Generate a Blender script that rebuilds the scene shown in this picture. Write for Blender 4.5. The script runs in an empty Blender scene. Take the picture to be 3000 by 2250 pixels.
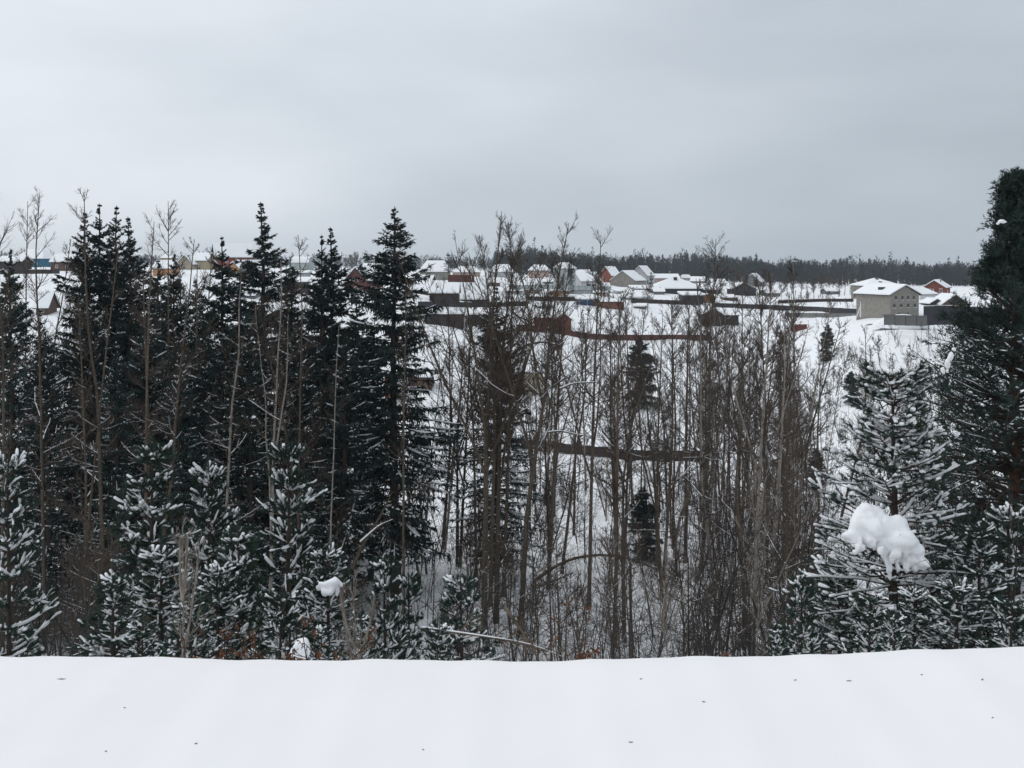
import bpy, math, random, time
import numpy as np
from mathutils import Vector, Matrix

T0 = time.time()
S = bpy.context.scene
C = S.collection
R = math.radians
rng = np.random.default_rng(7)
random.seed(7)

# ------------------------------------------------------------------ camera
F = 2800.0          # focal length in photo pixels (3000 wide)
HZ = 780.0          # eye level row
CZ = 40.0           # eye height in the world
cam_d = bpy.data.cameras.new('camera')
cam = bpy.data.objects.new('camera', cam_d)
C.objects.link(cam)
cam.location = (0, 0, CZ)
cam.rotation_euler = (R(90), 0, 0)
cam_d.sensor_width = 36
cam_d.lens = 36 * F / 3000
cam_d.shift_y = -(1125 - HZ) / 3000
cam_d.clip_start = 0.1
cam_d.clip_end = 9000
S.camera = cam

# ------------------------------------------------------------------ world: overcast sky
SUN_EL, SUN_AZ = 50.0, -50.0     # high soft sun behind the cloud, from the viewer's left and ahead
w = bpy.data.worlds.new('World')
S.world = w
w.use_nodes = True
nt = w.node_tree
nt.nodes.clear()
def N(t, nt=nt, **k):
    n = nt.nodes.new(t)
    for a, b in k.items():
        setattr(n, a, b)
    return n
out = N('ShaderNodeOutputWorld')
bg = N('ShaderNodeBackground')
sky = N('ShaderNodeTexSky')
sky.sky_type = 'NISHITA'
sky.sun_disc = False
sky.sun_elevation = R(SUN_EL)
sky.sun_rotation = R(SUN_AZ)
sky.air_density = 1.0
sky.dust_density = 4.0
tc = N('ShaderNodeTexCoord')
sep = N('ShaderNodeSeparateXYZ')
nt.links.new(tc.outputs['Generated'], sep.inputs[0])
def M_(op, a, b=None, c=None):
    n = N('ShaderNodeMath', operation=op)
    for i, v in enumerate((a, b, c)):
        if v is None: continue
        if isinstance(v, (int, float)): n.inputs[i].default_value = v
        else: nt.links.new(v, n.inputs[i])
    return n.outputs[0]
# cloud structure: soft noise stretched along the horizon
mp = N('ShaderNodeMapping')
mp.inputs['Scale'].default_value = (1.3, 1.3, 4.2)
mp.inputs['Rotation'].default_value = (0, R(-14), 0)
nt.links.new(tc.outputs['Generated'], mp.inputs[0])
nz = N('ShaderNodeTexNoise')
nz.inputs['Scale'].default_value = 2.2
nz.inputs['Detail'].default_value = 4
nz.inputs['Roughness'].default_value = 0.42
nt.links.new(mp.outputs[0], nz.inputs['Vector'])
zc = M_('MAXIMUM', sep.outputs[2], 0.0)
lum = M_('MULTIPLY_ADD', zc, 0.27, 0.52)                   # brighter towards the zenith
side = M_('MULTIPLY_ADD', sep.outputs[0], -0.40, 1.03)      # thinner cloud on the sunward side
lum = M_('MULTIPLY', lum, side)
cl = M_('MULTIPLY_ADD', nz.outputs['Fac'], 0.52, 0.755)
lum = M_('MULTIPLY', lum, cl)
cr = N('ShaderNodeValToRGB')
cr.color_ramp.elements[0].position = 0.30
cr.color_ramp.elements[0].color = (0.85, 0.995, 1.135, 1)
cr.color_ramp.elements[1].position = 0.75
cr.color_ramp.elements[1].color = (0.94, 0.995, 1.07, 1)
nt.links.new(lum, cr.inputs[0])
vm = N('ShaderNodeVectorMath', operation='SCALE')
nt.links.new(cr.outputs[0], vm.inputs[0])
nt.links.new(lum, vm.inputs['Scale'])
sk = N('ShaderNodeVectorMath', operation='SCALE')
nt.links.new(sky.outputs[0], sk.inputs[0])
sk.inputs['Scale'].default_value = 0.003
ad = N('ShaderNodeVectorMath', operation='ADD')
nt.links.new(vm.outputs[0], ad.inputs[0])
nt.links.new(sk.outputs[0], ad.inputs[1])
nt.links.new(ad.outputs[0], bg.inputs['Color'])
bg.inputs['Strength'].default_value = 1.13
nt.links.new(bg.outputs[0], out.inputs['Surface'])

sun_d = bpy.data.lights.new('sun', 'SUN')
sun_d.energy = 0.5
sun_d.angle = R(35)
sun_d.color = (1.0, 0.97, 0.93)
sun = bpy.data.objects.new('sun', sun_d)
C.objects.link(sun)
sun.rotation_euler = (R(90 - SUN_EL), 0, R(-SUN_AZ + 180) - R(0))
_d = Vector((math.sin(R(SUN_AZ)) * math.cos(R(SUN_EL)), math.cos(R(SUN_AZ)) * math.cos(R(SUN_EL)), math.sin(R(SUN_EL))))
sun.rotation_euler = _d.to_track_quat('Z', 'Y').to_euler()

S.view_settings.view_transform = 'Standard'
S.view_settings.look = 'None'
S.view_settings.exposure = 0.0
S.view_settings.gamma = 1.0
S.render.engine = 'CYCLES'
S.cycles.max_bounces = 5
S.cycles.diffuse_bounces = 3
S.cycles.glossy_bounces = 1
S.cycles.transmission_bounces = 1
S.cycles.volume_bounces = 0
S.cycles.use_denoising = True

# ------------------------------------------------------------------ helpers: objects
def tag(o, label=None, cat=None, group=None, kind=None):
    if label: o['label'] = label
    if cat: o['category'] = cat
    if group: o['group'] = group
    if kind: o['kind'] = kind
    return o
def empty(name, loc, label, cat, group=None, rz=0, sc=None):
    o = bpy.data.objects.new(name, None)
    C.objects.link(o)
    o.location = loc
    o.rotation_euler = (0, 0, rz)
    if sc: o.scale = sc
    o.empty_display_size = 0.2
    return tag(o, label, cat, group)
def meshob(name, me, parent=None):
    o = bpy.data.objects.new(name, me)
    C.objects.link(o)
    if parent: o.parent = parent
    return o
def copy_tree(o, parent=None):
    c = o.copy()
    C.objects.link(c)
    c.parent = parent
    for ch in KIDS.get(o.name, []):
        copy_tree(ch, c)
    return c
KIDS = {}

class MB:
    """collects triangles and quads, builds one mesh"""
    def __init__(self):
        self.v = []; self.f3 = []; self.f4 = []; self.m3 = []; self.m4 = []; self.n = 0
    def add(self, v, f, m=0):
        v = np.asarray(v, float).reshape(-1, 3)
        f = np.asarray(f, np.int64)
        if len(f) == 0: return
        (self.f3 if f.shape[1] == 3 else self.f4).append(f + self.n)
        (self.m3 if f.shape[1] == 3 else self.m4).append(np.full(len(f), m, np.int32))
        self.v.append(v)
        self.n += len(v)
    def box(self, x0, x1, y0, y1, z0, z1, m=0):
        v = [(x, y, z) for z in (z0, z1) for y in (y0, y1) for x in (x0, x1)]
        f = [(0, 2, 3, 1), (4, 5, 7, 6), (0, 1, 5, 4), (2, 6, 7, 3), (0, 4, 6, 2), (1, 3, 7, 5)]
        self.add(v, f, m)
        return self
    def slab(self, q, th, m=0):
        """a plate whose top is the quad q, th thick"""
        q = np.asarray(q, float)
        v = np.vstack([q, q - np.array([0, 0, th])])
        f = [(0, 1, 2, 3), (7, 6, 5, 4), (0, 4, 5, 1), (1, 5, 6, 2), (2, 6, 7, 3), (3, 7, 4, 0)]
        self.add(v, f, m)
        return self
    def build(self, name, mats, smooth=False):
        me = bpy.data.meshes.new(name)
        v = np.vstack(self.v) if self.v else np.zeros((0, 3))
        a3 = np.vstack(self.f3) if self.f3 else np.zeros((0, 3), np.int64)
        a4 = np.vstack(self.f4) if self.f4 else np.zeros((0, 4), np.int64)
        mi = np.concatenate([*self.m3, *self.m4]) if (self.m3 or self.m4) else np.zeros(0, np.int32)
        loops = np.concatenate([a3.ravel(), a4.ravel()]).astype(np.int32)
        starts = np.concatenate([np.arange(len(a3)) * 3, len(a3) * 3 + np.arange(len(a4)) * 4]).astype(np.int32)
        me.vertices.add(len(v)); me.vertices.foreach_set('co', v.ravel())
        me.loops.add(len(loops)); me.loops.foreach_set('vertex_index', loops)
        me.polygons.add(len(starts)); me.polygons.foreach_set('loop_start', starts)
        for m in (mats if isinstance(mats, (list, tuple)) else [mats]):
            me.materials.append(m)
        me.polygons.foreach_set('material_index', mi)
        me.polygons.foreach_set('use_smooth', np.full(len(starts), smooth))
        me.update(calc_edges=True)
        return me

def nrm(v):
    return v / np.maximum(np.linalg.norm(v, axis=-1, keepdims=True), 1e-9)

def tubes(mb, P, Rr, sides=3, m=0, flat=1.0):
    """N polylines of K points -> N tubes"""
    P = np.asarray(P, float); Rr = np.asarray(Rr, float)
    if P.ndim == 2: P = P[None]; Rr = Rr[None]
    n, K, _ = P.shape
    if n == 0: return
    T = np.empty_like(P)
    T[:, 1:-1] = P[:, 2:] - P[:, :-2]
    T[:, 0] = P[:, 1] - P[:, 0]
    T[:, -1] = P[:, -1] - P[:, -2]
    T = nrm(T)
    mean = nrm(P[:, -1] - P[:, 0])
    ref = np.where(np.abs(mean[:, 2:3]) > 0.8, np.array([[1., 0, 0]]), np.array([[0, 0, 1.]]))
    U = nrm(np.cross(T, ref[:, None, :]))
    V = np.cross(U, T)
    a = np.arange(sides) / sides * 2 * np.pi + 0.5
    ring = (U[:, :, None, :] * np.cos(a)[None, None, :, None] + V[:, :, None, :] * np.sin(a)[None, None, :, None] * flat)
    vv = P[:, :, None, :] + ring * Rr[:, :, None, None]
    idx = np.arange(n * K * sides).reshape(n, K, sides)
    A = idx[:, :-1, :]; B = np.roll(A, -1, 2)
    D = idx[:, 1:, :]; E = np.roll(D, -1, 2)
    f = np.stack([A, B, E, D], -1).reshape(-1, 4)
    mb.add(vv.reshape(-1, 3), f, m)

def spikes(mb, B, D, L, Wd, m=0, r=None):
    """thin pointed triangles: needle sprays and small leaves"""
    r = r or rng
    B = np.asarray(B, float); D = nrm(np.asarray(D, float))
    n = len(B)
    L = np.broadcast_to(L, (n,)); Wd = np.broadcast_to(Wd, (n,))
    s = nrm(np.cross(D, r.normal(size=(n, 3))))
    v = np.stack([B - s * Wd[:, None] / 2, B + s * Wd[:, None] / 2, B + D * L[:, None]], 1)
    mb.add(v.reshape(-1, 3), np.arange(n * 3).reshape(-1, 3), m)

def grow(P0, D0, L, K, up=0.0, noise=0.05, r=None):
    r = r or rng
    n = len(P0)
    D = nrm(np.array(D0, float))
    P = np.empty((n, K, 3)); P[:, 0] = P0
    st = np.asarray(L) / (K - 1)
    up = np.broadcast_to(up, (n,))
    for k in range(1, K):
        P[:, k] = P[:, k - 1] + D * st[:, None]
        D = D + r.normal(size=(n, 3)) * noise
        D[:, 2] += up / (K - 1)
        D = nrm(D)
    return P

def along(P, s):
    """points and tangents on polylines P (n,K,3) at s (n,)"""
    n, K, _ = P.shape
    x = np.clip(s, 0, 0.9999) * (K - 1)
    k = x.astype(int); fr = (x - k)[:, None]
    i = np.arange(n)
    a = P[i, k]; b = P[i, k + 1]
    return a + (b - a) * fr, nrm(b - a)

def children(P, Lp, n, s0, s1, ratio, ang, K, up, noise, r, spread=0.35, mode='any', taper=0.6):
    """n children on each parent polyline"""
    N0 = len(P)
    i = np.repeat(np.arange(N0), n)
    s = r.uniform(s0, s1, N0 * n)
    p, t = along(P[i], s)
    if mode == 'flat':                         # sideways sprays, as on spruce boughs
        side = np.where(r.random(len(i)) < 0.5, -1, 1)[:, None]
        v = nrm(np.cross(t, [[0, 0, 1.0]])) * side + r.normal(size=p.shape) * 0.15
    else:
        v = np.cross(t, r.normal(size=p.shape))
    v = nrm(v)
    a = R(ang) * (1 + r.normal(size=len(i)) * spread * 0.6)
    d = t * np.cos(a)[:, None] + v * np.sin(a)[:, None]
    L = Lp[i] * ratio * (1 - taper * s) * r.uniform(0.6, 1.25, len(i))
    return grow(p, d, L, K, up, noise, r), L, i, s

# ------------------------------------------------------------------ materials
def mat(name, col, rough=0.9, vary=0.25, scale=3.0, col2=None, bump=0.0, objvary=0.0, spec=0.2, detail=4, coords='Object', dist=0.05):
    m = bpy.data.materials.new(name)
    m.use_nodes = True
    t = m.node_tree
    b = t.nodes['Principled BSDF']
    b.inputs['Roughness'].default_value = rough
    b.inputs['Specular IOR Level'].default_value = spec
    tc = t.nodes.new('ShaderNodeTexCoord')
    n = t.nodes.new('ShaderNodeTexNoise')
    n.inputs['Scale'].default_value = scale
    n.inputs['Detail'].default_value = detail
    t.links.new(tc.outputs[coords], n.inputs['Vector'])
    r = t.nodes.new('ShaderNodeValToRGB')
    r.color_ramp.elements[0].position = 0.3
    r.color_ramp.elements[1].position = 0.7
    c2 = col2 or tuple(c * (1 + vary) for c in col)
    r.color_ramp.elements[0].color = (*[c * (1 - vary) for c in col], 1) if col2 is None else (*col, 1)
    r.color_ramp.elements[1].color = (*c2, 1)
    t.links.new(n.outputs['Fac'], r.inputs[0])
    last = r.outputs[0]
    if objvary:
        oi = t.nodes.new('ShaderNodeObjectInfo')
        h = t.nodes.new('ShaderNodeHueSaturation')
        mr = t.nodes.new('ShaderNodeMapRange')
        mr.inputs['To Min'].default_value = 1 - objvary
        mr.inputs['To Max'].default_value = 1 + objvary
        t.links.new(oi.outputs['Random'], mr.inputs['Value'])
        t.links.new(mr.outputs[0], h.inputs['Value'])
        t.links.new(last, h.inputs['Color'])
        last = h.outputs[0]
    t.links.new(last, b.inputs['Base Color'])
    if bump:
        bp = t.nodes.new('ShaderNodeBump')
        bp.inputs['Strength'].default_value = bump
        bp.inputs['Distance'].default_value = dist
        t.links.new(n.outputs['Fac'], bp.inputs['Height'])
        t.links.new(bp.outputs[0], b.inputs['Normal'])
    return m

M_SNOW = mat('snow', (0.89, 0.895, 0.90), 0.8, 0.02, 0.35, bump=0.25, dist=0.25, detail=6)
M_SNOWFG = mat('snow_smooth', (0.885, 0.868, 0.86), 0.75, 0.012, 1.3, bump=0.05, dist=0.03, detail=5)
M_SNOWT = mat('snow_on_branches', (0.85, 0.86, 0.87), 0.8, 0.03, 9, bump=0.3, dist=0.02)
M_SPRUCE = mat('spruce_needles', (0.025, 0.043, 0.040), 0.85, 0.45, 1.2, objvary=0.25)
M_PINE = mat('young_pine_needles', (0.034, 0.060, 0.045), 0.7, 0.35, 5, objvary=0.15)
M_PINED = mat('old_pine_needles', (0.026, 0.045, 0.038), 0.75, 0.4, 2)
M_BARKD = mat('conifer_bark', (0.055, 0.043, 0.035), 0.95, 0.3, 6, bump=0.5)
M_BARK = mat('grey_brown_bark', (0.095, 0.074, 0.055), 0.95, 0.35, 5, bump=0.5, objvary=0.25)
M_TWIG = mat('brown_twigs', (0.068, 0.052, 0.041), 0.95, 0.3, 2, objvary=0.3)
M_BIRCH = mat('pale_bark', (0.21, 0.185, 0.16), 0.95, 0.35, 5, bump=0.4, objvary=0.2)
M_BRUSH = mat('brushwood', (0.038, 0.035, 0.033), 0.95, 0.35, 0.5)
M_LEAF = mat('rusty_dry_leaves', (0.15, 0.058, 0.028), 0.9, 0.5, 20)
M_FAR = mat('far_woods', (0.030, 0.045, 0.047), 0.95, 0.0, 0.03, col2=(0.062, 0.062, 0.063), detail=3)
M_DEBRIS = mat('dark_debris', (0.24, 0.23, 0.25), 0.95, 0.3, 30)

# ------------------------------------------------------------------ terrain
cols_px = np.array([-900, 0, 750, 1500, 2250, 2600, 3000, 3900.])
rowsY = np.array([45, 60, 71, 100, 135, 175, 210, 255, 300, 340, 400, 500, 700, 1000, 1700.])
Htab = np.array([
    [22, 24, 24.5, 26, 25, 20, 14.5, 8.6, 4, 1.2, .4, .4, .4, 0, 0],
    [22, 24, 24.5, 26, 26, 21, 15.5, 9.3, 4.4, 1.2, .4, .4, .4, 0, 0],
    [22, 24.3, 24.5, 27, 28, 25, 20, 13, 6, 2.0, 1.2, 1.2, 1.2, 1.2, 1],
    [22, 24.6, 24, 27.5, 31, 34.2, 30, 24, 19.5, 16, 9.4, 6.3, 5, 5, 5],
    [22, 24.6, 24.5, 28, 32.5, 35.6, 33, 30, 24.2, 20, 16.2, 11.5, 11, 11, 11],
    [22, 25, 25, 27.5, 29, 28.5, 22, 14.5, 12, 11.3, 11.5, 12, 13.5, 14, 14],
    [22, 25, 25, 27, 28, 27, 24, 18, 14, 11.7, 11.5, 12, 14, 14, 14],
    [22, 25, 25, 27, 28, 27, 25, 20, 16, 13, 12, 12, 14, 14, 14]])
_tg = np.linspace(-0.9, 0.9, 241)
_lg = np.linspace(math.log(45), math.log(1700), 321)
_tc = (cols_px - 1500) / F
_A = np.array([np.interp(_lg, np.log(rowsY), h) for h in Htab])
_G = np.array([np.interp(_tg, _tc, _A[:, j]) for j in range(len(_lg))]).T    # (t, logY)
def _blur(G, n, ax):
    G = np.moveaxis(G, ax, 0)
    for _ in range(n):
        P = np.concatenate([G[:1], G, G[-1:]])
        G = (P[:-2] + 2 * P[1:-1] + P[2:]) / 4
    return np.moveaxis(G, 0, ax)
_G = _blur(_blur(_G, 22, 0), 3, 1)

def depth(X, Y, lumps=True):
    """metres below eye level of the ground at X, Y"""
    X = np.asarray(X, float); Y = np.asarray(Y, float)
    X, Y = np.broadcast_arrays(X, Y)
    Yc = np.clip(Y, 45, 1699)
    t = np.clip(X / Yc, -0.899, 0.899)
    a = (t + 0.9) / 1.8 * 240; i = np.clip(a.astype(int), 0, 239); fa = a - i
    b = (np.log(Yc) - _lg[0]) / (_lg[-1] - _lg[0]) * 320; j = np.clip(b.astype(int), 0, 319); fb = b - j
    far = (_G[i, j] * (1 - fa) * (1 - fb) + _G[i + 1, j] * fa * (1 - fb) + _G[i, j + 1] * (1 - fa) * fb + _G[i + 1, j + 1] * fa * fb)
    # railway shoulder: flat, then a long bank
    u = X / 7.3 * F + 1500
    edge = 2.886 - 0.040 * np.clip((1500 - u) / 1500, 0, 1.5) ** 2 - 0.105 * np.clip((u - 1500) / 1500, 0, 1.6) ** 1.4
    edge = edge + 0.006 * np.sin(X * 3.1 + 1) + 0.004 * np.sin(X * 7.7) + 0.003 * np.sin(X * 15 + 2)
    s = np.clip(Y - 6.75, 0, None)
    near = edge + np.where(s < 1.6, 0.5 * s ** 2 / 1.6 * 0.95 + 0 * s, 0.76 + (s - 1.6) * 0.5) + np.where(s > 0, s * 0.09 * np.exp(-s / 2), 0)
    k = np.clip((Y - 30) / 15, 0, 1)
    k = k * k * (3 - 2 * k)
    h = near * (1 - k) + far * k
    if lumps:
        q = np.clip((Y - 14) / 20, 0, 1)
        h = h + q * (0.35 * np.sin(X * 0.21 + 0.7 * np.sin(Y * 0.13)) * np.sin(Y * 0.17 + 1.3) + 0.16 * np.sin(X * 0.83 + Y * 0.31) * np.sin(Y * 0.61 - X * 0.22 + 2))
    return h
def gz(X, Y):
    return CZ - float(depth(X, Y))
def Wp(px, py, Y):
    return ((px - 1500) / F * Y, Y, CZ - (py - HZ) / F * Y)
_Ys = np.exp(np.linspace(math.log(46), math.log(1500), 3000))
def hitY(px, py):
    """distance at which the sight line through px, py meets the ground"""
    X = (px - 1500) / F * _Ys
    pyg = HZ + depth(X, _Ys) / _Ys * F
    k = np.argmax(pyg <= py)
    return float(_Ys[k]) if k else float(_Ys[-1])

def grid(name, xs, ys, m, fan):
    nx, ny = len(xs), len(ys)
    if fan:
        X = xs[None, :] * (ys[:, None] + 40)
    else:
        X = np.broadcast_to(xs[None, :], (ny, nx))
    Y = np.broadcast_to(ys[:, None], (ny, nx))
    Z = CZ - depth(X, Y)
    idx = np.arange(nx * ny).reshape(ny, nx)
    f = np.stack([idx[:-1, :-1], idx[:-1, 1:], idx[1:, 1:], idx[1:, :-1]], -1).reshape(-1, 4)
    mb = MB(); mb.add(np.stack([X, Y, Z], -1).reshape(-1, 3), f)
    return meshob(name, mb.build(name, m, True))
xs = np.concatenate([np.linspace(-120, -12, 30)[:-1], np.linspace(-12, 12, 241), np.linspace(12, 120, 30)[1:]])
ys = np.concatenate([np.linspace(-60, 4, 20)[:-1], np.linspace(4, 12, 81)])
tag(grid('ground', xs, ys, M_SNOWFG, False), 'smooth snow on the shoulder beside the track', kind='structure')
ys = np.exp(np.linspace(math.log(12), math.log(1700), 280))
tag(grid('terrain', np.linspace(-1.15, 1.15, 280), ys, M_SNOW, True), 'snow covered ravine and hillside', kind='structure')

# ------------------------------------------------------------------ trees
def set_kids(root, kids):
    KIDS[root.name] = kids

def bare_tree_meshes(path, r0, seed, cs=0.25, n1=46, l1=0.17, ang=58, up1=0.55, n2=8, n3=4, snow=0.0, mats=None, dead=0.25, twig=0.0075, fork=0):
    """path: (K,3) trunk polyline from the base at the origin; returns trunk, crown(, snow) meshes"""
    r = np.random.default_rng(seed)
    P = np.asarray(path, float)
    # resample and wobble
    K = 18
    s = np.linspace(0, 1, K)
    d = np.concatenate([[0], np.cumsum(np.linalg.norm(np.diff(P, axis=0), axis=1))])
    H = d[-1]; d /= H
    P = np.stack([np.interp(s, d, P[:, i]) for i in range(3)], 1)
    wob = np.cumsum(r.normal(size=(K, 3)) * [0.010, 0.010, 0] * H / 9, 0); wob -= wob[0]
    P = P + wob * (0.4 if len(path) > 2 else 1)
    Rr = r0 * (1 - s) ** 0.85 + min(0.018, r0 * 0.25)
    Rr[0] *= 1.3
    trunk = MB(); tubes(trunk, P, Rr, 7)
    stems = [(P[None], np.array([H]))]
    crown = MB()
    mats = mats or (M_BARK, M_TWIG)
    if fork:
        ss = r.uniform(0.25, 0.6, fork)
        p, t = along(np.repeat(P[None], fork, 0), ss)
        v = nrm(np.cross(t, r.normal(size=(fork, 3))))
        L = H * (1 - ss) * r.uniform(0.75, 0.98, fork)
        Q = grow(p, t * 0.93 + v * 0.36, L, 12, 0.5, 0.05, r)
        tubes(trunk, Q, (r0 * 0.5 * (1 - np.linspace(0, 1, 12)) ** 0.9 + 0.014)[None] * np.ones((fork, 1)), 5)
        stems.append((Q, L))
    sn = MB()
    for ST, LS in stems:
        share = n1 if ST is stems[0][0] else max(6, int(n1 * 0.35))
        c0 = cs if ST is stems[0][0] else 0.15
        m1 = share * len(ST)
        i = np.repeat(np.arange(len(ST)), share)
        s1 = c0 + (0.985 - c0) * r.random(m1) ** 0.8
        p, t = along(ST[i], s1)
        az = r.uniform(0, 2 * np.pi, m1)
        h = np.stack([np.cos(az), np.sin(az), np.zeros(m1)], 1)
        a = R(ang) * (1.25 - 0.6 * s1) * r.uniform(0.75, 1.25, m1)
        D = t * np.cos(a)[:, None] + h * np.sin(a)[:, None]
        L = H * l1 * (1.15 - 0.85 * s1) * r.uniform(0.45, 1.2, m1)
        B1 = grow(p, D, L, 6, up1 * r.uniform(0.2, 1.3, m1), 0.06, r)
        k = np.linspace(0, 1, 6)
        rb = np.minimum(r0 * 0.26, 0.006 + L * 0.009)
        tubes(crown, B1, rb[:, None] * (1 - k) ** 0.8 + twig, 4)
        B2, L2, _, _ = children(B1, L, n2, 0.15, 0.97, 0.45, 40, 4, 0.6, 0.06, r)
        tubes(crown, B2, (0.006 + L2 * 0.006)[:, None] * (1 - np.linspace(0, 1, 4)) + twig * 0.85, 3)
        B3, L3, _, _ = children(B2, L2, n3, 0.1, 0.98, 0.66, 38, 2, 0.4, 0.0, r, taper=0.3)
        L3m = 0.15
        tubes(crown, B3, np.full((len(B3), 2), twig * 0.7) * [1, 0.5], 3)
        if snow > 0:
            for BB, rad, pr in ((B1, rb + twig, snow), (B2, 0.006 + L2 * 0.006 + twig, snow * 0.5)):
                tt = nrm(BB[:, -1] - BB[:, 0])
                ok = (np.abs(tt[:, 2]) < 0.62) & (r.random(len(BB)) < pr)
                Q = BB[ok]
                if len(Q):
                    q = np.linspace(0, 1, Q.shape[1])
                    rr = (rad[ok] * 1.15)[:, None] * (0.9 - 0.5 * q)
                    Q = Q + np.array([0, 0, 1.0]) * (rad[ok][:, None] * (1 - 0.5 * q) * 0.9)[..., None]
                    tubes(sn, Q, rr, 3)
    res = {'trunk': trunk.build('bare_trunk', mats[0], True), 'crown': crown.build('bare_crown', mats[1])}
    if sn.n: res['snow'] = sn.build('branch_snow', M_SNOWT)
    return res

def put(name, meshes, loc, label, cat, group=None, rz=0, sc=None):
    root = empty(name, loc, label, cat, group, rz, sc)
    kids = [meshob(k if k != 'snow' else 'snow_load', me, root) for k, me in meshes.items()]
    for o in kids:
        if o.name.startswith('snow_load'): o['kind'] = 'stuff'
    set_kids(root, kids)
    return root

def spruce_meshes(H, Rm, seed, cb=0.10, dens=1.0, snow=0.5, top_open=1.0, droop=1.0, ex=0.52):
    r = np.random.default_rng(seed)
    K = 12
    s = np.linspace(0, 1, K)
    P = np.stack([np.zeros(K), np.zeros(K), s * H], 1)
    P[1:, :2] += np.cumsum(r.normal(size=(K - 1, 2)) * 0.05, 0)
    trunk = MB(); tubes(trunk, P, 0.012 * H * (1 - s) ** 0.9 + 0.02, 7)
    crown = MB(); sn = MB()
    n = int(H * 11 * dens)
    sb = cb + (1 - cb) * np.sort(r.random(n) ** 0.92)
    sb = np.minimum(sb, 0.99)
    # whorls: bunch the branches at heights so that the outline is stepped
    st = 0.62 / H
    sb = np.where(r.random(n) < 0.55, np.round(sb / st) * st + r.normal(size=n) * st * 0.16, sb)
    sb = np.clip(sb, cb, 0.992)
    q = (1 - sb) / (1 - cb)
    az = r.uniform(0, 2 * np.pi, n)
    lob = 1 + 0.14 * np.sin(az * 2 + sb * 17 + seed) + 0.12 * np.sin(az * 3 - sb * 29) + 0.10 * np.sin(sb * 41 + seed)
    L = (Rm * (0.02 + 0.98 * q ** ex) * np.clip(q / 0.16, 0.12, 1) ** 0.6 * np.where(q > 0.85, 1 - (q - 0.85) * 2.0, 1)) * r.uniform(0.68, 1.12, n) * lob
    el = R(38) * (1 - q) ** 1.3 * top_open - R(10) * q * droop
    el = el + r.normal(size=n) * 0.09
    D = np.stack([np.cos(az) * np.cos(el), np.sin(az) * np.cos(el), np.sin(el)], 1)
    p0, _ = along(np.repeat(P[None], n, 0), sb)
    B1 = grow(p0, D, L, 6, -0.35 * droop * q, 0.035, r)
    B1[:, -1, 2] += 0.06 * L; B1[:, -2, 2] += 0.015 * L      # upturned tips
    k = np.linspace(0, 1, 6)
    tubes(crown, B1, (0.010 + 0.008 * L)[:, None] * (1 - k) + 0.008, 3, 1)
    n2 = 9
    B2, L2, i2, s2 = children(B1, np.maximum(L, 0.22), n2, 0.12, 0.98, 0.36, 52, 3, -0.7 * droop, 0.06, r, mode='flat')
    # needle sprays: on boughs and on side twigs
    def sprays(PP, LL, cnt, size, wid, down, sprd):
        m = len(PP); i = np.repeat(np.arange(m), cnt)
        zz = np.clip((H - PP[i, 0, 2]) / (0.16 * H), 0.30, 1); size = size * zz; wid = wid * zz ** 0.6
        ss = r.uniform(0.0, 1.0, len(i))
        p, t = along(PP[i], ss)
        d = t * 1.0 + r.normal(size=p.shape) * sprd
        d[:, 2] -= down * r.random(len(i))
        spikes(crown, p, d, size * r.uniform(0.6, 1.3, len(i)), wid * r.uniform(0.7, 1.3, len(i)), 0, r)
    sprays(B2, L2, 9, 0.30, 0.105, 0.9 * droop, 0.42)
    sprays(B1, L, 22, 0.30, 0.11, 0.55 * droop, 0.5)
    top = np.repeat(P[-3:][None], 1, 0)
    sprays(top, [1], 16, 0.13, 0.04, -0.9, 0.5)
    # hanging curtains under the lower boughs
    low = q > 0.3
    i = np.repeat(np.where(low)[0], 12)
    p, t = along(B1[i], r.uniform(0.25, 0.98, len(i)))
    p[:, :2] += r.normal(size=(len(i), 2)) * 0.18
    d = r.normal(size=p.shape) * 0.22; d[:, 2] -= 1
    spikes(crown, p, d, r.uniform(0.25, 0.75, len(i)) * droop, 0.10, 0, r)
    if snow:
        br = r.random(n) < snow * (0.4 + 1.1 * q)
        pick = br[i2] & (r.random(len(i2)) < 0.78) & (s2 > 0.25)
        Q = B2[pick]; m = len(Q)
        a = Q[:, 0]; b = Q[:, -1]
        u0 = r.uniform(0, 0.4, m)[:, None]; u1 = u0 + r.uniform(0.2, 0.5, m)[:, None]
        A = a + (b - a) * u0; Bq = a + (b - a) * u1
        Mid = (A + Bq) / 2
        Q = np.stack([A, Mid, Bq], 1) + np.array([0, 0, 0.05])
        Q[:, 1, 2] += 0.03
        th = r.uniform(0.03, 0.095, m)
        tubes(sn, Q, np.stack([th * 0.25, th, th * 0.2], 1), 4)
        tipb = br & (r.random(n) < 0.4)
        Q = B1[tipb][:, 2:] + np.array([0, 0, 0.06]); m = len(Q)
        th = r.uniform(0.03, 0.08, m)
        if m: tubes(sn, Q, th[:, None] * [0.2, 0.9, 1.0, 0.2], 4)
    res = {'trunk': trunk.build('spruce_trunk', M_BARKD, True), 'crown': crown.build('spruce_crown', [M_SPRUCE, M_BARKD])}
    if sn.n: res['snow'] = sn.build('spruce_snow', M_SNOWT, True)
    return res

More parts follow.
